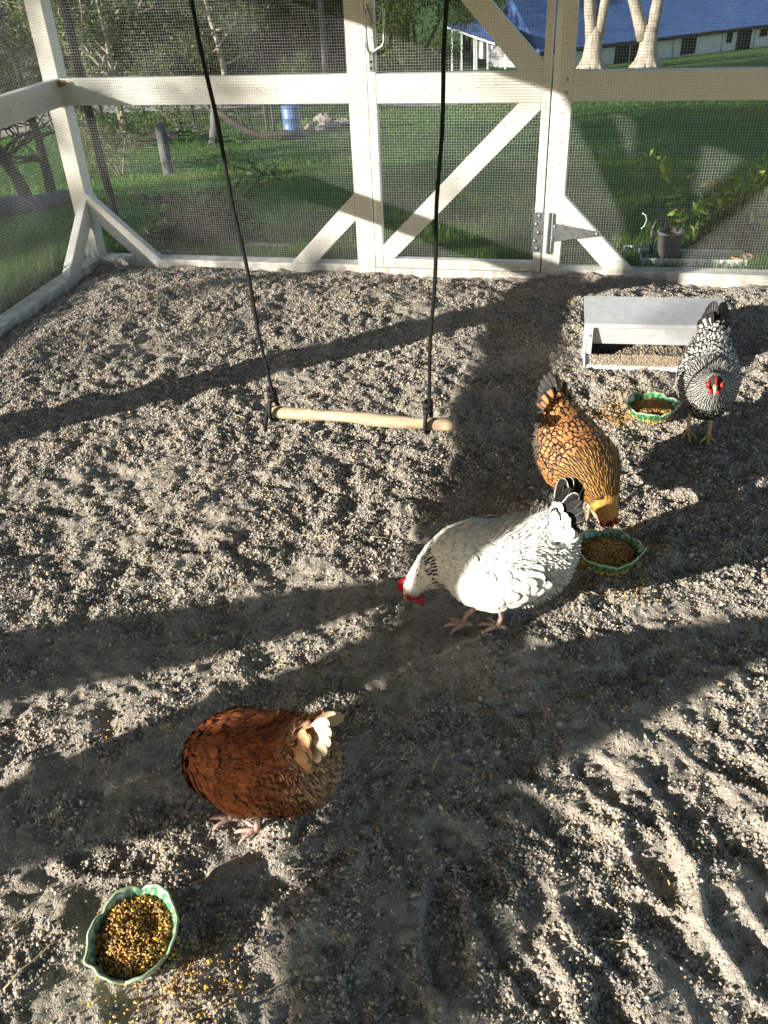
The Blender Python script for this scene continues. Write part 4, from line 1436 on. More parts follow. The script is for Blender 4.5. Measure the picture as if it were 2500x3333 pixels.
def build_grass():
    rng = np.random.default_rng(77)
    # long grass against the two walls
    x = np.concatenate([rng.uniform(-3.2, -1.72, 26000), rng.uniform(-1.7, 2.6, 26000)])
    y = np.concatenate([rng.uniform(-1.6, 1.0, 26000), .10 + rng.exponential(.30, 26000)])
    P = np.stack([x, y, terrain(x, y) - .005], 1)
    H = .055 + .05 * rng.uniform(0, 1, len(x)) + .16 * smooth(-2.4, -1.72, x) * (x < -1.7) * smooth(.55, -.15, y) * rng.uniform(.4, 1.1, len(x)) + .03 * (y < .3) * (x > -1.7)
    C = np.array([[.095, .185, .034]]) * rng.uniform(.55, 1.5, (len(x), 1)) * np.stack([rng.uniform(.8, 1.35, len(x)), np.ones(len(x)), rng.uniform(.7, 1.2, len(x))], 1)
    a = blades(P, H, .0022 + .0015 * rng.uniform(0, 1, len(x)), C, rng)
    # lawn beyond, blades get coarser with distance
    n = 120000
    d = 5.0 * (40 / 5.0) ** rng.uniform(0, 1, n); az = rng.uniform(math.radians(-42), math.radians(22), n)
    x = CAM[0] + d * np.sin(az); y = CAM[1] + d * np.cos(az)
    ok = (y > .25)
    x, y, d = x[ok], y[ok], d[ok]
    P = np.stack([x, y, terrain(x, y) - .01], 1)
    H = .022 + .0018 * d * rng.uniform(.5, 1.4, len(x)); Wd = .0014 + .00045 * d
    tuft = vnoise(x / 2.2, y / 2.2, 55)
    H = H * (1 + .9 * np.clip(tuft, 0, 1) * (az[ok] < math.radians(-14)) * (d > 9))
    C = np.array([[.088, .175, .042]]) * rng.uniform(.6, 1.45, (len(x), 1)) * np.stack([1 + .45 * np.clip(tuft, -.5, 1), np.ones(len(x)), rng.uniform(.7, 1.1, len(x))], 1)
    b = blades(P, H, Wd, C, rng)
    o = link('grass', mesh_np('grass', np.concatenate([a[0], b[0]]), np.concatenate([a[1], b[1] + len(a[0])]), M['grass'], col=np.concatenate([a[2], b[2]])))
    tag(o, 'green grass growing on the lawn and along the mesh walls', 'grass', kind='stuff')


build_grass()


def drape(name, edge_a, edge_b, mat, lift, n=30, m=4):
    """strip of ground between two polylines, laid on the terrain"""
    A = np.array(edge_a, float); B = np.array(edge_b, float)
    t = np.linspace(0, 1, n); ta = np.linspace(0, 1, len(A))
    ax = np.stack([np.interp(t, ta, A[:, i]) for i in (0, 1)], 1); bx = np.stack([np.interp(t, ta, B[:, i]) for i in (0, 1)], 1)
    V = []
    for k in range(m + 1):
        p = ax + (bx - ax) * k / m; V.append(np.column_stack([p, terrain(p[:, 0], p[:, 1]) + lift]))
    i = np.arange(n * (m + 1)).reshape(m + 1, n)
    F = np.stack([i[:-1, :-1], i[:-1, 1:], i[1:, 1:], i[1:, :-1]], -1).reshape(-1, 4)
    return link(name, mesh_np(name, np.concatenate(V), F, mat, smooth=True))


def build_road():
    near = [on_ground(u, v)[:2] for u, v in ((-120, 330), (60, 285), (230, 246), (330, 241), (480, 236), (640, 226), (900, 232), (1150, 226))]
    far = [on_ground(u, v)[:2] for u, v in ((-120, 268), (60, 246), (230, 226), (330, 225), (480, 224), (640, 217), (900, 221), (1150, 215))]
    tag(drape('driveway', near, far, M['gravelroad'], .03, 60, 5), 'pale gravel driveway crossing beyond the lawn', 'driveway', kind='structure')


build_road()


# ------------------------------------------------------------------ trees and shrubs
def leaf_cards(P, size, C, rng, aspect=2.6, droop=.3):
    n = len(P)
    T = rng.normal(0, 1, (n, 3)); T[:, 2] -= droop; T /= np.linalg.norm(T, axis=1, keepdims=True)
    N = rng.normal(0, 1, (n, 3)); N[:, 2] += .6
    N = N - (N * T).sum(1, keepdims=True) * T; N /= np.linalg.norm(N, axis=1, keepdims=True)
    S = np.cross(N, T); L = (size * rng.uniform(.6, 1.4, n))[:, None]; W = L / aspect
    V = np.stack([P - T * L * .5, P + S * W * .5 + N * W * .15, P + T * L * .5, P - S * W * .5 + N * W * .15], 1)
    F = np.arange(n * 4).reshape(n, 4)
    c = np.concatenate([np.repeat(C[:, None], 4, 1), np.ones((n, 4, 1))], 2)
    return V.reshape(-1, 3), F, c.reshape(-1, 4)


def limb_path(p, d, ln, rng, bend=.25, n=6, lift=0.0):
    pts = [np.array(p, float)]; d = np.array(d, float); d /= np.linalg.norm(d)
    for _ in range(n):
        d = d + rng.normal(0, bend / n ** .5, 3) + np.array([0, 0, lift / n]); d /= np.linalg.norm(d)
        pts.append(pts[-1] + d * ln / n)
    return pts, d


def make_tree(name, label, base, height, seed, bark, leafcol, crown=True, group=None, trunk_r=.14, stems=1, spread=.5, leaf=.14, nleaf=4200, open_=.5, clump=.55, start=.35, cat='tree', trunks=None):
    rng = np.random.default_rng(seed)
    t = empty(name, tuple(base)); tag(t, label, cat, group)
    m = MB(); tips = []
    for k in range(stems):
        a = rng.uniform(0, 6.28); d0 = np.array([math.cos(a) * spread * .5 * (stems > 1), math.sin(a) * spread * .5 * (stems > 1), 1.0])
        if trunks is not None: d0 = np.array(trunks[k])
        pts, d = limb_path((math.cos(a) * .1 * (stems > 1), math.sin(a) * .1 * (stems > 1), -.15), d0, height * rng.uniform(.75, 1.0), rng, .35, 9)
        r0 = trunk_r * rng.uniform(.75, 1.0)
        m.tube(pts, [r0 * (1.35 if i == 0 else 1) * (1 - .82 * i / 9) for i in range(10)], 9)
        for i in range(3, 10):
            if i / 9 < start: continue
            for b in range(2):
                a2 = rng.uniform(0, 6.28); dd = np.array([math.cos(a2), math.sin(a2), rng.uniform(.1, .9)])
                bp, bd = limb_path(pts[i], dd, height * rng.uniform(.16, .34) * (1.15 - .5 * i / 9), rng, .5, 5)
                m.tube(bp, [r0 * .36 * (1 - .8 * q / 5) for q in range(6)], 6)
                tips += [bp[3], bp[4], bp[5]]
                for c in range(2):
                    cp, cd = limb_path(bp[3], bd + rng.normal(0, .7, 3), height * rng.uniform(.08, .17), rng, .5, 3)
                    m.tube(cp, [r0 * .13, r0 * .1, r0 * .07, r0 * .03], 5); tips += [cp[1], cp[2], cp[3]]
    m.build('trunk', bark, t)
    if crown:
        tips = np.array(tips); keep = rng.uniform(0, 1, len(tips)) > open_ * .35
        tips = tips[keep]
        cl = tips[rng.integers(0, len(tips), nleaf)]
        P = cl + rng.normal(0, 1, (nleaf, 3)) * height * .045 * clump * np.array([1, 1, .75])
        C = np.array([leafcol]) * rng.uniform(.55, 1.5, (nleaf, 1)) * np.stack([rng.uniform(.85, 1.25, nleaf), np.ones(nleaf), rng.uniform(.7, 1.2, nleaf)], 1)
        v, f, c = leaf_cards(P, leaf, C, rng)
        link('crown', mesh_np('crown', v, f, M['leaf'], col=c), t)
    return t


def copy_tree(src, name_loc, rz, sc, label):
    r = src.copy(); COL.objects.link(r); r.location = tuple(name_loc); r.rotation_euler = (0, 0, rz); r.scale = (sc, sc, sc)
    r['label'] = label
    for ch in src.children:
        c = ch.copy(); COL.objects.link(c); c.parent = r
    return r


def gpt(u, v, d=None):
    """ground point seen at photo position u, v - or at distance d along that bearing"""
    if d is None: return on_ground(u, v)
    p = at_dist(u, v, d); return np.array([p[0], p[1], float(terrain(p[0], p[1]))])


def build_trees():
    OL = (.105, .150, .055); DG = (.030, .055, .016); BG = (.10, .15, .03)
    G1 = 'slender gums by the far fence'
    make_tree('gum_tree', 'pale forked gum tree with bare branches left of the swing rope', gpt(275, 283), 6.5, 1, M['palebark'], OL, stems=2, trunk_r=.14, leaf=.17, nleaf=3000, open_=1.4, clump=1.0, start=.30, group=G1,
              trunks=[(-.05, .05, 1), (.16, .0, 1)])
    make_tree('gum_tree', 'thin multi stemmed gum tree close to the corner post', gpt(175, 280), 6.0, 2, M['palebark'], OL, stems=3, trunk_r=.10, leaf=.16, nleaf=2400, open_=1.4, clump=1.0, start=.3, group=G1, trunks=[(-.25, 0, 1), (-.10, .1, 1), (.10, 0, 1)])
    make_tree('gum_tree', 'pale gum tree with a crooked top just right of the swing rope', gpt(497, 232), 7.5, 3, M['palebark'], OL, stems=1, trunk_r=.19, leaf=.20, nleaf=4200, open_=1.1, clump=1.2, start=.25, group=G1)
    # shrubs under them
    for (u, v, d, h, sd, lab) in [(235, 250, 26, 2.6, 21, 'olive bush in front of the forked gum tree'), (395, 235, 34, 3.4, 22, 'grey green bush left of the crooked gum tree'), (100, 190, 40, 4.6, 23, 'dark bush beyond the left mesh wall'), (15, 195, 38, 5.0, 24, 'dense dark bush at the left edge behind the mesh')]:
        make_tree('bush', lab, gpt(u, v, d), h, sd, M['bark'], OL if sd < 23 else DG, stems=4, trunk_r=.04, spread=1.3, leaf=.11, nleaf=2600, open_=.3, clump=1.8, start=.2, cat='bush', group='bushes at the edge of the lawn')
    # dark wood behind: one dense tree, copied with its parts
    src = make_tree('forest_tree', 'tall dark forest tree behind the crooked gum tree', gpt(560, 150, 98), 22, 31, M['bark'], DG, stems=2, trunk_r=.30, spread=.4, leaf=.40, nleaf=9000, open_=.1, clump=1.5, start=.12, group='dark trees of the wood beyond the lawn')
    src2 = make_tree('forest_tree', 'broad dark forest tree left of the metal pole', gpt(690, 150, 100), 21, 32, M['bark'], (.040, .075, .020), stems=2, trunk_r=.28, spread=.7, leaf=.40, nleaf=9000, open_=.1, clump=1.7, start=.1, group='dark trees of the wood beyond the lawn')
    spots = [(480, 150, 101, 'first wood tree right of the left rope, in deep shade'), (640, 150, 104, 'dark tree rising in the middle of the wood'), (760, 150, 98, 'dark tree directly behind the left gate post'), (850, 130, 102, 'dark tree left of the bright bush behind the gate'),
             (905, 120, 100, 'dark tree behind the bright bush and the veranda'), (1010, 110, 120, 'dark tree rising behind the house veranda'), (330, 170, 95, 'dark tree behind the forked gum tree'), (400, 160, 100, 'dark tree between the forked gum and the left rope'), (250, 180, 90, 'dark tree filling the gap right of the corner post'),
             (170, 200, 84, 'dark tree behind the thin stemmed gum'), (90, 210, 74, 'dark tree seen left of the corner post'), (10, 220, 50, 'dark tree at the far left edge of the wood'), (-70, 220, 44, 'dark tree beyond the left edge of the photo'), (700, 130, 105, 'distant tree closing the gap behind the wood'), (560, 130, 110, 'distant tree closing the gap above the crooked gum'), (1120, 100, 130, 'distant tree behind the gable of the house')]
    r = random.Random(4)
    for i, (u, v, d, lab) in enumerate(spots):
        copy_tree(src if i % 2 else src2, gpt(u, v, d), r.uniform(0, 6.28), r.uniform(.8, 1.15), lab)
    for (x, y, rz_, lab) in ((-16, -5.6, .4, 'added tree out of view shading the lawn, nearest the left wall'), (-18, -2.6, 2.2, 'added low tree out of view shading the lawn, second from the left wall'), (-21, -12.0, 1.2, 'added low tree out of view shading the lawn, farthest from the left wall')):  # out-of-view trees added to shade the lawn behind the gate
        copy_tree(src, (x, y, float(terrain(x, y))), rz_, .60, lab)['group'] = 'added trees shading the lawn'
    x, y = -23.5, -2.6  # more trees added for lawn shade, crowns kept high to let sun pass under
    hi = make_tree('added_shade_tree', 'added tall tree with a bare lower trunk, out of view, shading the far lawn', (x, y, float(terrain(x, y))), 19, 71, M['bark'], DG, stems=1, trunk_r=.3, leaf=.42, nleaf=9000, open_=.1, clump=1.9, start=.52, group='added tall trees shading the far lawn')
    for (x, y, rz_, sc, lab) in ((-25.5, 2.2, 1.0, 1.0, 'added tall tree out of view, second in the row shading the far lawn'),):
        copy_tree(hi, (x, y, float(terrain(x, y))), rz_, sc, lab)
    # dark mass of undergrowth at the foot of the wood
    rng = np.random.default_rng(88); n = 52000
    az = rng.uniform(math.radians(-44), math.radians(-10.5), n); d = rng.uniform(93, 118, n) - 30 * smooth(math.radians(-22), math.radians(-36), az) + 6 * vnoise(az * 14, az * 0 + 3, 9)
    x = CAM[0] + d * np.sin(az); y = CAM[1] + d * np.cos(az)
    h = (5.0 + 3.0 * vnoise(x / 4, y / 4, 13) + 1.2 * vnoise(x / 1.5, y / 1.5, 14)).clip(.4, 8)
    P = np.stack([x, y, terrain(x, y) + h * rng.uniform(0, 1, n) ** .7], 1)
    C = np.array([(.028, .048, .014)]) * rng.uniform(.5, 1.6, (n, 1)) * np.stack([1 + .5 * vnoise(x / 5, y / 5, 15).clip(-.4, 1), np.ones(n), np.ones(n)], 1)
    v, f, c = leaf_cards(P, .52, C, rng, 2.0)
    tag(link('undergrowth', mesh_np('undergrowth', v, f, M['leaf'], col=c)), 'dark tangled undergrowth at the foot of the wood beyond the lawn', 'undergrowth', kind='stuff')
    make_tree('bush', 'bright yellow green bush behind the gate handle', gpt(893, 150, 60), 6.0, 41, M['bark'], BG, stems=4, trunk_r=.06, spread=1.0, leaf=.20, nleaf=5200, open_=.2, clump=1.5, start=.1, cat='bush', group='bushes at the edge of the lawn')
    make_tree('bush', 'low sunny bush in front of the metal pole', gpt(640, 165, 52), 2.6, 42, M['bark'], (.07, .12, .025), stems=4, trunk_r=.05, spread=1.5, leaf=.2, nleaf=1800, open_=.2, clump=1.9, start=.1, cat='bush', group='bushes at the edge of the lawn')
    # dark trunk with sapling stems seen through the left wall
    make_tree('dead_tree', 'dark bare tree trunk seen under the left rail', gpt(68, 358, 11), 2.6, 51, M['darkwood'], OL, crown=False, stems=3, trunk_r=.085, spread=.6, start=.2, cat='tree')
    # the two great forked trunks by the house
    for lab, base, tr, tw, sd in (('massive pale forked tree left of the dark doors of the house', gpt(1278, 143, 78), [(-.13, 0, 1), (.13, .1, 1)], 1.0, 61), ('massive forked tree with flared roots in front of the house', gpt(1396, 134, 78), [(-.34, 0, 1), (.10, .1, 1)], 1.0, 62)):
        t = empty('forked_tree', tuple(base)); tag(t, lab, 'tree', 'great forked trees by the house')
        rng = np.random.default_rng(sd); m = MB()
        bz = -.5
        m.tube([(0, 0, bz), (0, 0, .3), (0, 0, .8), (0, 0, 1.5), (0, 0, 2.3), (0, 0, 2.9)], [1.5 * tw, 1.02 * tw, .78 * tw, .68 * tw, .62 * tw, .40 * tw], 16)
        for a in np.linspace(0, 6.28, 8)[:-1]:
            m.tube([(math.cos(a) * .35 * tw, math.sin(a) * .35 * tw, 1.1), (math.cos(a) * .62 * tw, math.sin(a) * .62 * tw, .45), (math.cos(a) * 1.15 * tw, math.sin(a) * 1.15 * tw, .0), (math.cos(a) * 1.5 * tw, math.sin(a) * 1.5 * tw, -.3)], [.26 * tw, .24 * tw, .16 * tw, .08], 8)
        tips = []
        for d0 in tr:
            pts, d = limb_path((d0[0] * 1.2, d0[1] * .6, 1.9), d0, 7.5, rng, .08, 8)
            m.tube(pts, [.50 * tw * (1 - .45 * i / 8) for i in range(9)], 12); 
            for i in range(5, 9):
                for b in range(2):
                    bp, bd = limb_path(pts[i], (rng.normal(), rng.normal(), .8), 2.6, rng, .4, 5); m.tube(bp, [.12 * (1 - .8 * q / 5) for q in range(6)], 6); tips += bp[2:]
        m.build('trunk', M['palebark'], t)
        tips = np.array(tips); n = 5000; P = tips[rng.integers(0, len(tips), n)] + rng.normal(0, .55, (n, 3)) + np.array([0, 0, .5])
        v, f, c = leaf_cards(P, .34, np.array([DG]) * rng.uniform(.6, 1.6, (n, 1)), rng)
        link('crown', mesh_np('crown', v, f, M['leaf'], col=c), t)


build_trees()


# ------------------------------------------------------------------ house
def build_house():
    A = at_dist(1345, 88, 90.0); Bp = at_dist(1659, 50, 102.6)
    ax = np.array([Bp[0] - A[0], Bp[1] - A[1]]); rz = math.atan2(ax[1], ax[0])
    zb = -10.95; zg = float(A[2]); A = A - np.array([math.cos(rz), math.sin(rz), 0]) * 9.0
    o = (A[0], A[1], zb); H = zg - zb
    h = empty('house', o, rz); tag(h, 'long low white house with a blue metal roof and a veranda', 'house')
    c, s = math.cos(rz), math.sin(rz)

    def lx(u, v=100):
        """house x under photo column u"""
        d = ray(u, v); best = None
        # intersect horizontal bearing with the front wall line
        den = d[0] * s - d[1] * c
        t = ((o[0] - CAM[0]) * s - (o[1] - CAM[1]) * c) / den
        P = CAM + d * t; return (P[0] - o[0]) * c + (P[1] - o[1]) * s, P[2] - zb
    LEN = lx(1659)[0] + 14
    m = MB(); m.box((0, 0, 0), (LEN, 8, H)); m.build('wall', M['housewall'], h)
    # main roof
    rf = MB()
    ov = .7; rh = 3.9
    rf.add([(-.5, -ov, H - .05), (LEN + .5, -ov, H - .05), (LEN + .5, 4, H + rh), (-.5, 4, H + rh), (LEN + .5, 8 + ov, H - .05), (-.5, 8 + ov, H - .05)], [(0, 1, 2, 3), (3, 2, 4, 5), (0, 3, 5), (1, 4, 2), (0, 5, 4, 1)])
    ro = rf.build('roof', M['houseroof'], h)
    m = MB(); m.box((-.6, -ov - .14, H - .16), (LEN + .6, -ov + .0, H + .02)); m.build('gutter', M['trimdark'], ro)
    m = MB(); m.box((-.5, -ov, H - .30), (LEN + .5, -.01, H - .22)); m.build('eave', M['trimdark'], ro)
    # gabled wing and veranda at the left end, turned towards the pen
    oo = np.array(o)

    def loc_(p):
        q = np.array(p) - oo; return (q[0] * c + q[1] * s, -q[0] * s + q[1] * c, q[2])

    def slab(name, pts, d, depth, mat, parent, rise=0.0):
        P = [at_dist(u, v, d) for u, v in pts]; vd = P[0] - CAM; vd[2] = 0; vd /= np.linalg.norm(vd)
        m = MB(); A_ = [Vector(loc_(p)) for p in P]; B_ = [Vector(loc_(p + vd * depth + np.array([0, 0, rise]))) for p in P]; n = len(P)
        m.add([*A_, *B_], [tuple(range(n)), tuple(range(n, 2 * n))[::-1], *[(i, n + i, n + (i + 1) % n, (i + 1) % n) for i in range(n)]])
        return m.build(name, mat, parent)
    slab('gable_wall', [(1077, 42), (1108, 7), (1150, 72), (1152, 150), (1077, 150)], 88, 6, M['housewall'], h)
    gr = slab('gable_roof', [(1109, 1), (1240, -26), (1240, 96), (1153, 74)], 89.5, .4, M['houseroof'], h)
    slab('bargeboard', [(1105, -1), (1111, -1), (1158, 74), (1151, 75)], 87.6, .3, M['trimdark'], gr); slab('bargeboard', [(1105, -1), (1110, 3), (1079, 43), (1072, 42)], 87.6, .3, M['trimdark'], gr)
    slab('lean_to_roof', [(1084, 52), (1150, 71), (1158, 79), (1112, 84)], 86.2, 1.2, M['houseroof'], h)
    vr = slab('veranda_roof', [(967, 58), (1068, 94), (1122, 86), (1086, 62), (1030, 51)], 82, 3.5, M['houseroof'], h)
    slab('fascia', [(966, 57), (1069, 93), (1069, 98), (966, 62)], 81.7, .2, M['whitetrim'], vr)
    for u in (976, 997, 1024, 1029, 1053, 1091):
        t_ = (u - 966) / 103; slab('veranda_post', [(u - 1.7, 58 + 36 * min(t_, 1) + 3), (u + 1.7, 58 + 36 * min(t_, 1) + 3), (u + 1.7, 156), (u - 1.7, 156)], 82.1, .2, M['whitetrim'], h)
    slab('veranda_screen', [(1033, 88), (1049, 92), (1049, 128), (1033, 126)], 83.5, .1, M['whitetrim'], h)
    slab('dark_pane', [(1112, 86), (1146, 84), (1146, 116), (1112, 116)], 87.8, .1, M['glass'], h)  # flat dark pane just in front of the gable wall
    # openings, cut as frames set proud of the wall with glass behind
    def opening(nm, u0, u1, v0, v1, mat):
        x0, z1 = lx(u0, v0); x1, z0 = lx(u1, v1)
        if nm == 'door': z0 = max(z0, 0)
        f = MB()
        f.box((x0 - .07, -.06, z0 - .06), (x0, -.005, z1 + .06)); f.box((x1, -.06, z0 - .06), (x1 + .07, -.005, z1 + .06)); f.box((x0, -.06, z1), (x1, -.005, z1 + .06)); f.box((x0, -.06, z0 - .06), (x1, -.005, z0))
        fr = f.build(nm, M['whitetrim'], h); p = MB(); p.box((x0, -.03, z0), (x1, -.006, z1)); p.build('pane' if nm == 'window' else 'leaf', mat, fr)
    opening('door', 1330, 1356, 84, 142, M['glass']); opening('door', 1363, 1378, 84, 140, M['glass'])
    opening('door', 1473, 1500, 75, 116, M['glass']); opening('window', 1515, 1540, 70, 105, M['housewall']); opening('window', 1571, 1580, 66, 92, M['glass'])
    opening('door', 1593, 1616, 67, 117, M['glass']); opening('window', 1642, 1656, 60, 78, M['glass']); 
    for u in (1455, 1560, 1628):
        x, _ = lx(u, 90); m = MB(); m.tube([(x, -.65, H - .1), (x, -.15, H - .5), (x, -.08, H - .6), (x, -.08, 0)], .06, 8); m.build('downpipe', M['whitetrim'], h)
    m = MB(); x, z = lx(1640, 30); m.tube([(x, 2.0, H + 1.6), (x, 2.0, H + 4.2)], .05, 8); m.build('roof_pipe', M['whitetrim'], ro)


build_house()


# ------------------------------------------------------------------ things on the lawn
def post(name, label, p, hgt, r, mat, lean=(0, 0), cat='fence post', group=None, square=False):
    m = MB(); n = 6
    m.tube([(lean[0] * k / n * hgt + .006 * math.sin(k * 2), lean[1] * k / n * hgt, -.1 + (hgt + .1) * k / n) for k in range(n + 1)], [r * (1 + .06 * math.sin(k * 3)) for k in range(n + 1)], 4 if square else 9, True, not square)
    o = m.build(name, mat); o.location = tuple(p); tag(o, label, cat, group); return o


def build_yard():
    post('fence_post', 'thick weathered grey timber post standing alone on the lawn', gpt(366, 380), 1.25, .14, M['greywood'], (-.02, 0))
    G = 'dark posts of the old paddock fence'
    for u, v, h, lab in ((355, 268, 1.1, 'dark fence post behind the lone grey post'), (391, 266, 1.1, 'dark fence post second from the lone grey post'), (420, 272, 1.25, 'dark fence post left of the old field gate'), (228, 280, 1.2, 'dark fence post under the thin gum tree'), (312, 255, .9, 'short dark fence post right of the forked gum'), (541, 275, 1.2, 'dark fence post right of the old field gate'), (597, 300, 1.6, 'thin dark post beside the rocks'), (578, 282, 1.6, 'thin dark post left of the blue drum')):
        post('fence_post', lab, gpt(u, v), h, .07 if v < 290 else .045, M['darkwood'], (random.uniform(-.06, .06), 0), group=G)
    p = gpt(246, 455, 6.6); post('fence_post', 'dark leaning timber post just outside the corner of the pen', p, 1.9, .030, M['darkwood'], (-.03, 0))
    # far gate
    g = gpt(485, 262); e = empty('field_gate', tuple(g), .1); tag(e, 'old pale rail gate in the paddock fence', 'gate')
    for x in (0, 1.6): one_box('gate_post', (x - .03, -.03, 0), (x + .03, .03, 1.2), M['greywood'], e, 0)
    for z in (.25, .55, .85, 1.12): one_box('gate_rail', (.03, -.015, z), (1.57, .015, z + .05), M['greywood'], e, 0)
    # stump with a fallen limb
    g = gpt(468, 308); e = empty('fallen_tree', tuple(g)); tag(e, 'dead stump with a dark fallen limb beyond the left rope', 'dead tree')
    m = MB(); m.tube([(-.1, 0, -.1), (0, 0, .5), (.08, 0, 1.1), (-.05, 0, 1.7)], [.2, .14, .11, .05], 9); m.tube([(0, 0, .9), (-.3, 0, 1.4), (-.35, .1, 1.8)], [.07, .05, .02], 7); m.build('stump', M['greywood'], e)
    m = MB(); m.tube([(0, 0, 1.1), (.5, -.05, .75), (1.1, -.1, .40), (1.7, -.1, .22), (2.4, 0, .30), (3.0, .1, .2)], [.09, .12, .12, .11, .09, .05], 8); m.tube([(1.1, -.1, .4), (.9, -.3, 1.1)], [.05, .02], 6); m.build('limb', M['darkwood'], e)
    # blue drum
    g = gpt(633, 298); e = empty('plastic_drum', tuple(g)); tag(e, 'blue plastic drum standing upright beside the rocks', 'drum')
    m = MB(); m.lathe((0, 0, 0), [(.0, .0), (.27, .0), (.29, .03), (.29, .30), (.305, .32), (.29, .34), (.29, .62), (.305, .64), (.29, .66), (.29, .90), (.27, .95), (0, .95)], 28); m.build('barrel', M['blueplastic'], e)
    m = MB(); m.lathe((0, 0, .95), [(.28, -.02), (.30, 0), (.30, .03), (.0, .035)], 28); m.build('lid', M['blueplastic'], e)
    # rocks
    r = random.Random(8)
    rng = np.random.default_rng(8)
    labs = ['flat rock', 'rounded rock', 'pale rock', 'small angular rock', 'long low rock', 'dark rock', 'squat rock', 'tall rock', 'broken rock', 'wide rock']
    for i, (u, v, s) in enumerate([(600, 295, .16), (612, 297, .13), (570, 293, .14), (656, 290, .18), (672, 282, .22), (690, 286, .2), (705, 278, .26), (724, 276, .24), (742, 272, .28), (700, 262, .3)]):
        g = gpt(u, v); m = MB()
        n, k = 10, 7; vs = []; fs = []
        for a in range(k + 1):
            for b in range(n):
                t = math.pi * a / k; q = 2 * math.pi * b / n; f = s * r.uniform(.75, 1.15)
                vs.append((f * 1.3 * math.sin(t) * math.cos(q), f * math.sin(t) * math.sin(q), f * .7 * math.cos(t)))
        for a in range(k):
            for b in range(n): fs.append((a * n + b, (a + 1) * n + b, (a + 1) * n + (b + 1) % n, a * n + (b + 1) % n))
        m.add(vs, fs); o = m.build('rock', M['rock']); o.location = (g[0], g[1], g[2] + s * .25)
        tag(o, 'grey rock lying in the row of rocks beside the blue drum', 'rock', 'rocks beside the drum')
    # grey metal pole far off
    g = gpt(703, 160, 48); o = post('metal_pole', 'tall grey metal pole in front of the dark wood', g, 8, .14, M['greywood'], cat='pole')
    # long log beyond the left wall
    a = gpt(-40, 378, 9.5); b = gpt(152, 352, 10.5)
    m = MB(); d = b - a; m.tube([tuple(d * k / 5 + np.array([0, 0, .10 + .02 * math.sin(k * 2)])) for k in range(6)], [.10, .10, .095, .10, .085, .07], 9)
    o = m.build('log', M['greywood']); o.location = tuple(a); tag(o, 'grey fallen log lying in the grass beyond the left mesh wall', 'log')
    # dry branch pile under the gum
    g = gpt(300, 312); e = MB()
    rr = np.random.default_rng(3)
    for _ in range(130):
        x, y = rr.normal(0, 1.5), rr.normal(0, .5); d = rr.normal(0, 1, 3) * np.array([1, .6, .18]); d /= np.linalg.norm(d)
        z = abs(rr.normal(0, .22)); L_ = rr.uniform(.4, 1.2); zz = float(terrain(g[0] + x, g[1] + y)) - g[2]
        e.tube([(x, y, zz + z), (x + d[0] * L_ / 2, y + d[1] * L_ / 2, zz + z + .05), (x + d[0] * L_, y + d[1] * L_, zz + z + d[2] * L_ * .4)], [.022, .016, .006], 5)
    o = e.build('brush_pile', M['darkwood']); o.location = tuple(g); tag(o, 'heap of dead branches under the forked gum tree', 'branch pile', kind='stuff')


build_yard()


# ------------------------------------------------------------------ plants and pots right outside the mesh
def sprig(m_stem, LP, LT, LN, LL, path, rng, leaf, every=.03, n=3):
    path = [np.array(p, float) for p in path]
    m_stem.tube(path, [.0035 * (1 - .7 * i / len(path)) for i in range(len(path))], 5)
    for a, b in zip(path[:-1], path[1:]):
        k = max(1, int(np.linalg.norm(b - a) / every)); t = (b - a) / max(np.linalg.norm(b - a), 1e-6)
        for q in range(k):
            p = a + (b - a) * (q + .5) / k
            for _ in range(n):
                d = t * .5 + rng.normal(0, .75, 3) + np.array([0, 0, -.15]); LP.append(p); LT.append(d); LN.append(rng.normal(0, 1, 3) + np.array([0, -.3, .8])); LL.append(leaf * rng.uniform(.6, 1.25))


def plant(name, label, base, paths, leaf, col, seed, cat='plant', asp=3.4, n=3, every=.03):
    rng = np.random.default_rng(seed); e = empty(name, tuple(base)); tag(e, label, cat)
    m = MB(); LP, LT, LN, LL = [], [], [], []
    for p in paths: sprig(m, LP, LT, LN, LL, [np.array(q) - np.array(base) for q in p], rng, leaf, every, n)
    m.build('stem', M['stemgreen'], e)
    k = len(LP); LL = np.array(LL)
    C = np.array([col]) * rng.uniform(.6, 1.5, (k, 1)) * np.stack([rng.uniform(.8, 1.3, k), np.ones(k), rng.uniform(.7, 1.1, k)], 1)
    v, f, c, u, mi = feathers(np.array(LP), np.array(LT), np.array(LN), LL, LL / asp / 2 * 1.1, C, np.zeros(k, int), .05, .25, .1, np.array([.25, .8, 1.0, .7, .35, .06]))
    link('foliage', mesh_np('foliage', v, f, M['leaf'], smooth=True, col=c), e)


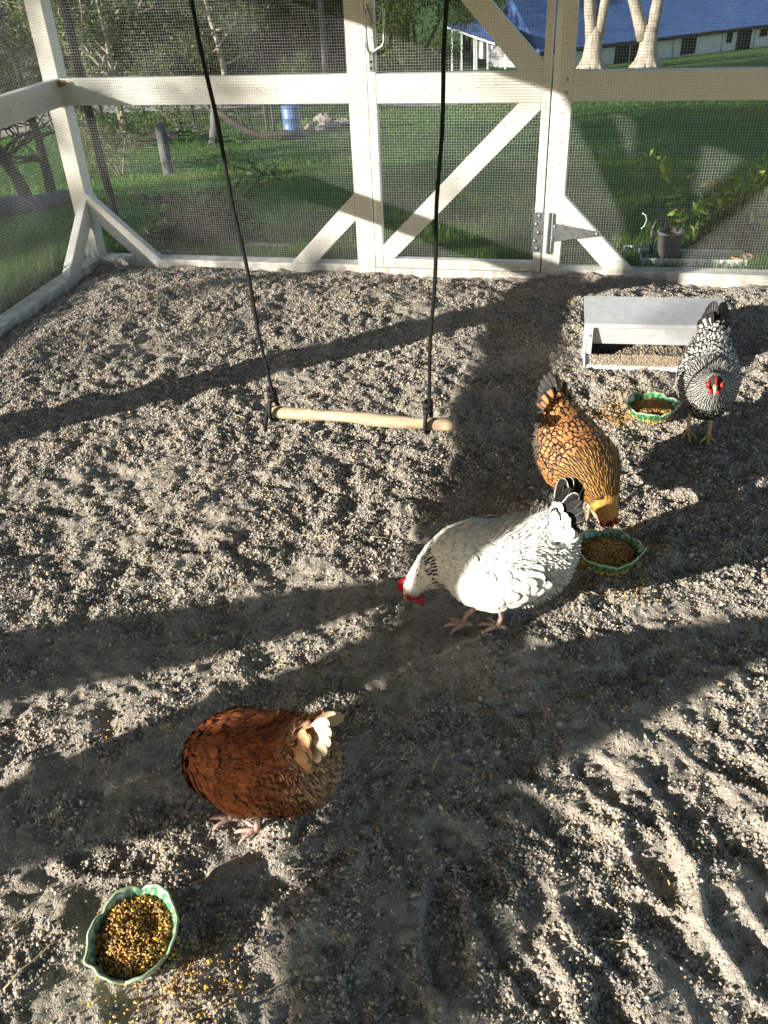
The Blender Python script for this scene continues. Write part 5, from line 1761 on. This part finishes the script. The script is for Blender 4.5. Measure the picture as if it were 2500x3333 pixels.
def build_plants():
    M['stemgreen'] = simple('green_stem', (.06, .09, .03), (.10, .13, .05), 20, .6)
    rng = np.random.default_rng(12)
    on = lambda u, v, y: on_y(u, v, y)
    # dark shrub left of the left rope
    base = np.array([-1.02, .42, -.02]); ps = []
    for _ in range(75):
        tip = on(rng.uniform(300, 520), rng.uniform(405, 520), .42 + rng.uniform(-.15, .25)); b = base + np.array([rng.normal(0, .16), rng.normal(0, .08), 0])
        mid = b + (tip - b) * .55 + np.array([rng.normal(0, .03), 0, .08]); ps.append([b, b + (mid - b) * .5, mid, tip])
    plant('leafy_shrub', 'dark narrow leaved shrub growing against the mesh left of the rope', base, ps, .055, (.030, .055, .018), 3, 'shrub')
    base = np.array([-.62, .50, -.02])
    plant('climbing_plant', 'sparse dark climbing shoots between the left rope and the gate post', base, [[base, on(500, 520, .5), on(520, 440, .45), on(545, 385, .42), on(600, 360, .40)], [on(530, 430, .45), on(560, 395, .42), on(585, 385, .4), on(620, 372, .4)], [on(520, 440, .45), on(505, 400, .4), on(512, 350, .4), on(500, 335, .4)], [on(545, 385, .42), on(550, 350, .4), on(540, 330, .38)]], .060, (.030, .06, .018), 5, 'plant', n=3, every=.035)
    # arching shoot on the right
    base = on(1466, 520, .30)
    plant('arching_shoot', 'bright green arching shoot rising from behind the bucket', base, [[base, on(1470, 470, .27), on(1462, 430, .24), on(1450, 390, .2), on(1432, 355, .16), on(1412, 338, .12), on(1393, 340, .10), on(1380, 355, .08), on(1375, 362, .08)]], .050, (.24, .31, .06), 6, 'plant', n=3, every=.028)
    base = np.array([2.25, .45, 0.0])
    plant('leaning_shoots', 'light green leafy shoots leaning in from the right edge', base, [[base, on(1640, 470, .40), on(1590, 420, .3), on(1560, 420, .25), on(1530, 435, .2), on(1505, 445, .18)], [on(1640, 470, .4), on(1620, 395, .3), on(1585, 388, .25), on(1550, 395, .2), on(1525, 392, .2)], [on(1645, 470, .4), on(1665, 400, .35), on(1625, 365, .25), on(1600, 362, .25)], [base, on(1680, 420, .4), on(1650, 360, .3), on(1645, 345, .3)], [on(1590, 420, .3), on(1570, 440, .25), on(1545, 460, .2), on(1530, 470, .2)]], .052, (.22, .29, .055), 7, 'plant', n=4, every=.026)
    base = np.array([1.95, .42, -.02]); ps = []
    for _ in range(110):
        tip = on(rng.uniform(1490, 1690), rng.uniform(430, 560), .40 + rng.uniform(-.12, .25)); b = base + np.array([rng.normal(0, .20), rng.normal(0, .08), 0])
        mid = b + (tip - b) * .6 + np.array([rng.normal(0, .03), 0, .06]); ps.append([b, b + (mid - b) * .5, mid, tip])
    plant('leafy_shrub', 'tangled green bush filling the lower right corner behind the mesh', base, ps, .055, (.12, .17, .04), 8, 'shrub')
    # bucket with strap handle
    g = on_z(1445, 577, .0); base = np.array([1.50, .22, -.01])
    e = empty('bucket', tuple(base)); tag(e, 'dark metal bucket with a black strap handle behind the mesh', 'bucket')
    m = MB(); m.lathe((0, 0, 0), [(0, 0), (.044, 0), (.047, .01), (.064, .190), (.068, .192), (.068, .200), (.061, .200), (.044, .012), (0, .010)], 28); m.build('pail', M['bucket'], e)
    m = MB()
    pts = [(-.066, 0, .135), (-.085, -.004, .10), (-.100, -.008, .05), (-.108, -.01, .11), (-.112, -.005, .17), (-.100, 0, .205), (-.07, 0, .218), (-.035, 0, .200), (-.015, 0, .165)]
    m.tube([(-.085, -.02, .085), (-.092, -.015, .15), (-.092, -.005, .21), (-.080, 0, .245), (-.058, 0, .258), (-.034, 0, .245), (-.018, 0, .205)], .0095, 8, squash=1.0); m.build('strap_handle', M['blackplastic'], e)
    # white trays, terracotta bits, foam litter, hose
    def tray(name, label, base, w, d, h, rz, mat, cat='tray'):
        e = empty(name, tuple(base), rz); tag(e, label, cat)
        m = MB(); t = .006
        m.box((0, 0, 0), (w, d, t)); m.build('tray_floor', mat, e)
        m = MB(); m.box((0, 0, t), (w, t, h)); m.box((0, d - t, t), (w, d, h)); m.box((0, t, t), (t, d - t, h)); m.box((w - t, t, t), (w, d - t, h)); m.build('tray_rim', mat, e)
    tray('plastic_tray', 'pale shallow tray lying on the grass near the left gate post', (-.86, .16, .0), .26, .22, .028, -.06, M['greytray'])
    tray('plastic_tray', 'white plastic box half hidden behind the bucket', (1.36, .13, -.01), .52, .16, .085, .02, M['whiteplastic'])
    tray('plastic_tray', 'small white tray in the grass left of the bucket', (1.30, .36, 0), .16, .12, .03, .1, M['whiteplastic'])
    for i, (x, y, lab) in enumerate(((1.86, .20, 'terracotta pot right of the bucket'), (2.06, .19, 'terracotta pot at the right edge'))):
        e = empty('flower_pot', (x, y, -.02)); tag(e, lab, 'pot', 'terracotta pots')
        m = MB(); m.lathe((0, 0, 0), [(0, 0), (.035, 0), (.05, .085), (.046, .085), (.032, .008), (0, .008)], 20); m.build('pot', M['terracotta'], e)
        m = MB(); m.lathe((0, 0, 0), [(.050, .075), (.056, .076), (.056, .098), (.050, .099), (.047, .085)], 20); m.build('rim', M['terracotta'], e)
    m = MB(); p0 = on_y(1390, 452, .16)
    hp = [on_y(1387, 460, .16), on_y(1395, 465, .16), on_y(1397, 475, .16), on_y(1392, 488, .16), on_y(1385, 494, .16)]
    m.tube([tuple(np.array(q) - p0) for q in hp], .0028, 7); o = m.build('cable', M['whiteplastic']); o.location = tuple(p0); tag(o, 'short white cable looped behind the right mesh panel', 'cable')
    for i, (x, y, s, lab) in enumerate(((-1.30, .20, .04, 'white foam scrap nearest the corner brace'), (-1.12, .25, .03, 'small white foam scrap under the dark shrub'), (-1.42, .17, .035, 'white foam scrap behind the corner brace'))):
        m = MB(); r = random.Random(i); m.prism([(-s, -s * .5, 0), (s * .8, -s * .7, 0), (s, s * .6, 0), (-s * .3, s, 0), (-s * .9, s * .3, 0)], (r.uniform(-.01, .01), 0, s * .6)); o = m.build('foam_scrap', M['whiteplastic'], None, .004); o.location = (x, y, .0); tag(o, lab, 'foam', 'foam scraps by the corner')


M['greytray'] = simple('grey_tray', (.30, .31, .33), (.42, .43, .45), 14, .5)
build_plants()
# dry leaf caught in the corner of the rails
m = MB(); vs = []; fs = []
for k in range(7):
    t = k / 6; w = .010 * math.sin(math.pi * (t * .9 + .05)); vs += [(-.02 + t * .06, -.012 - .006 * math.sin(t * 3), .015 - t * .022 * 0 + .012 * t + w), (-.02 + t * .06, -.008, .006 + .012 * t), (-.02 + t * .06, -.012, .002 + .012 * t - w)]
for k in range(6):
    for c in (0, 1): fs.append((k * 3 + c, k * 3 + c + 1, k * 3 + c + 4, k * 3 + c + 3))
m.add(vs, fs, True); o = m.build('dry_leaf', M['deadleaf']); o.location = (LX + .012, -.012, .925); tag(o, 'brown dry leaf caught in the corner where the rails meet', 'leaf', 'dry leaves caught on the frame')
print('scene built')
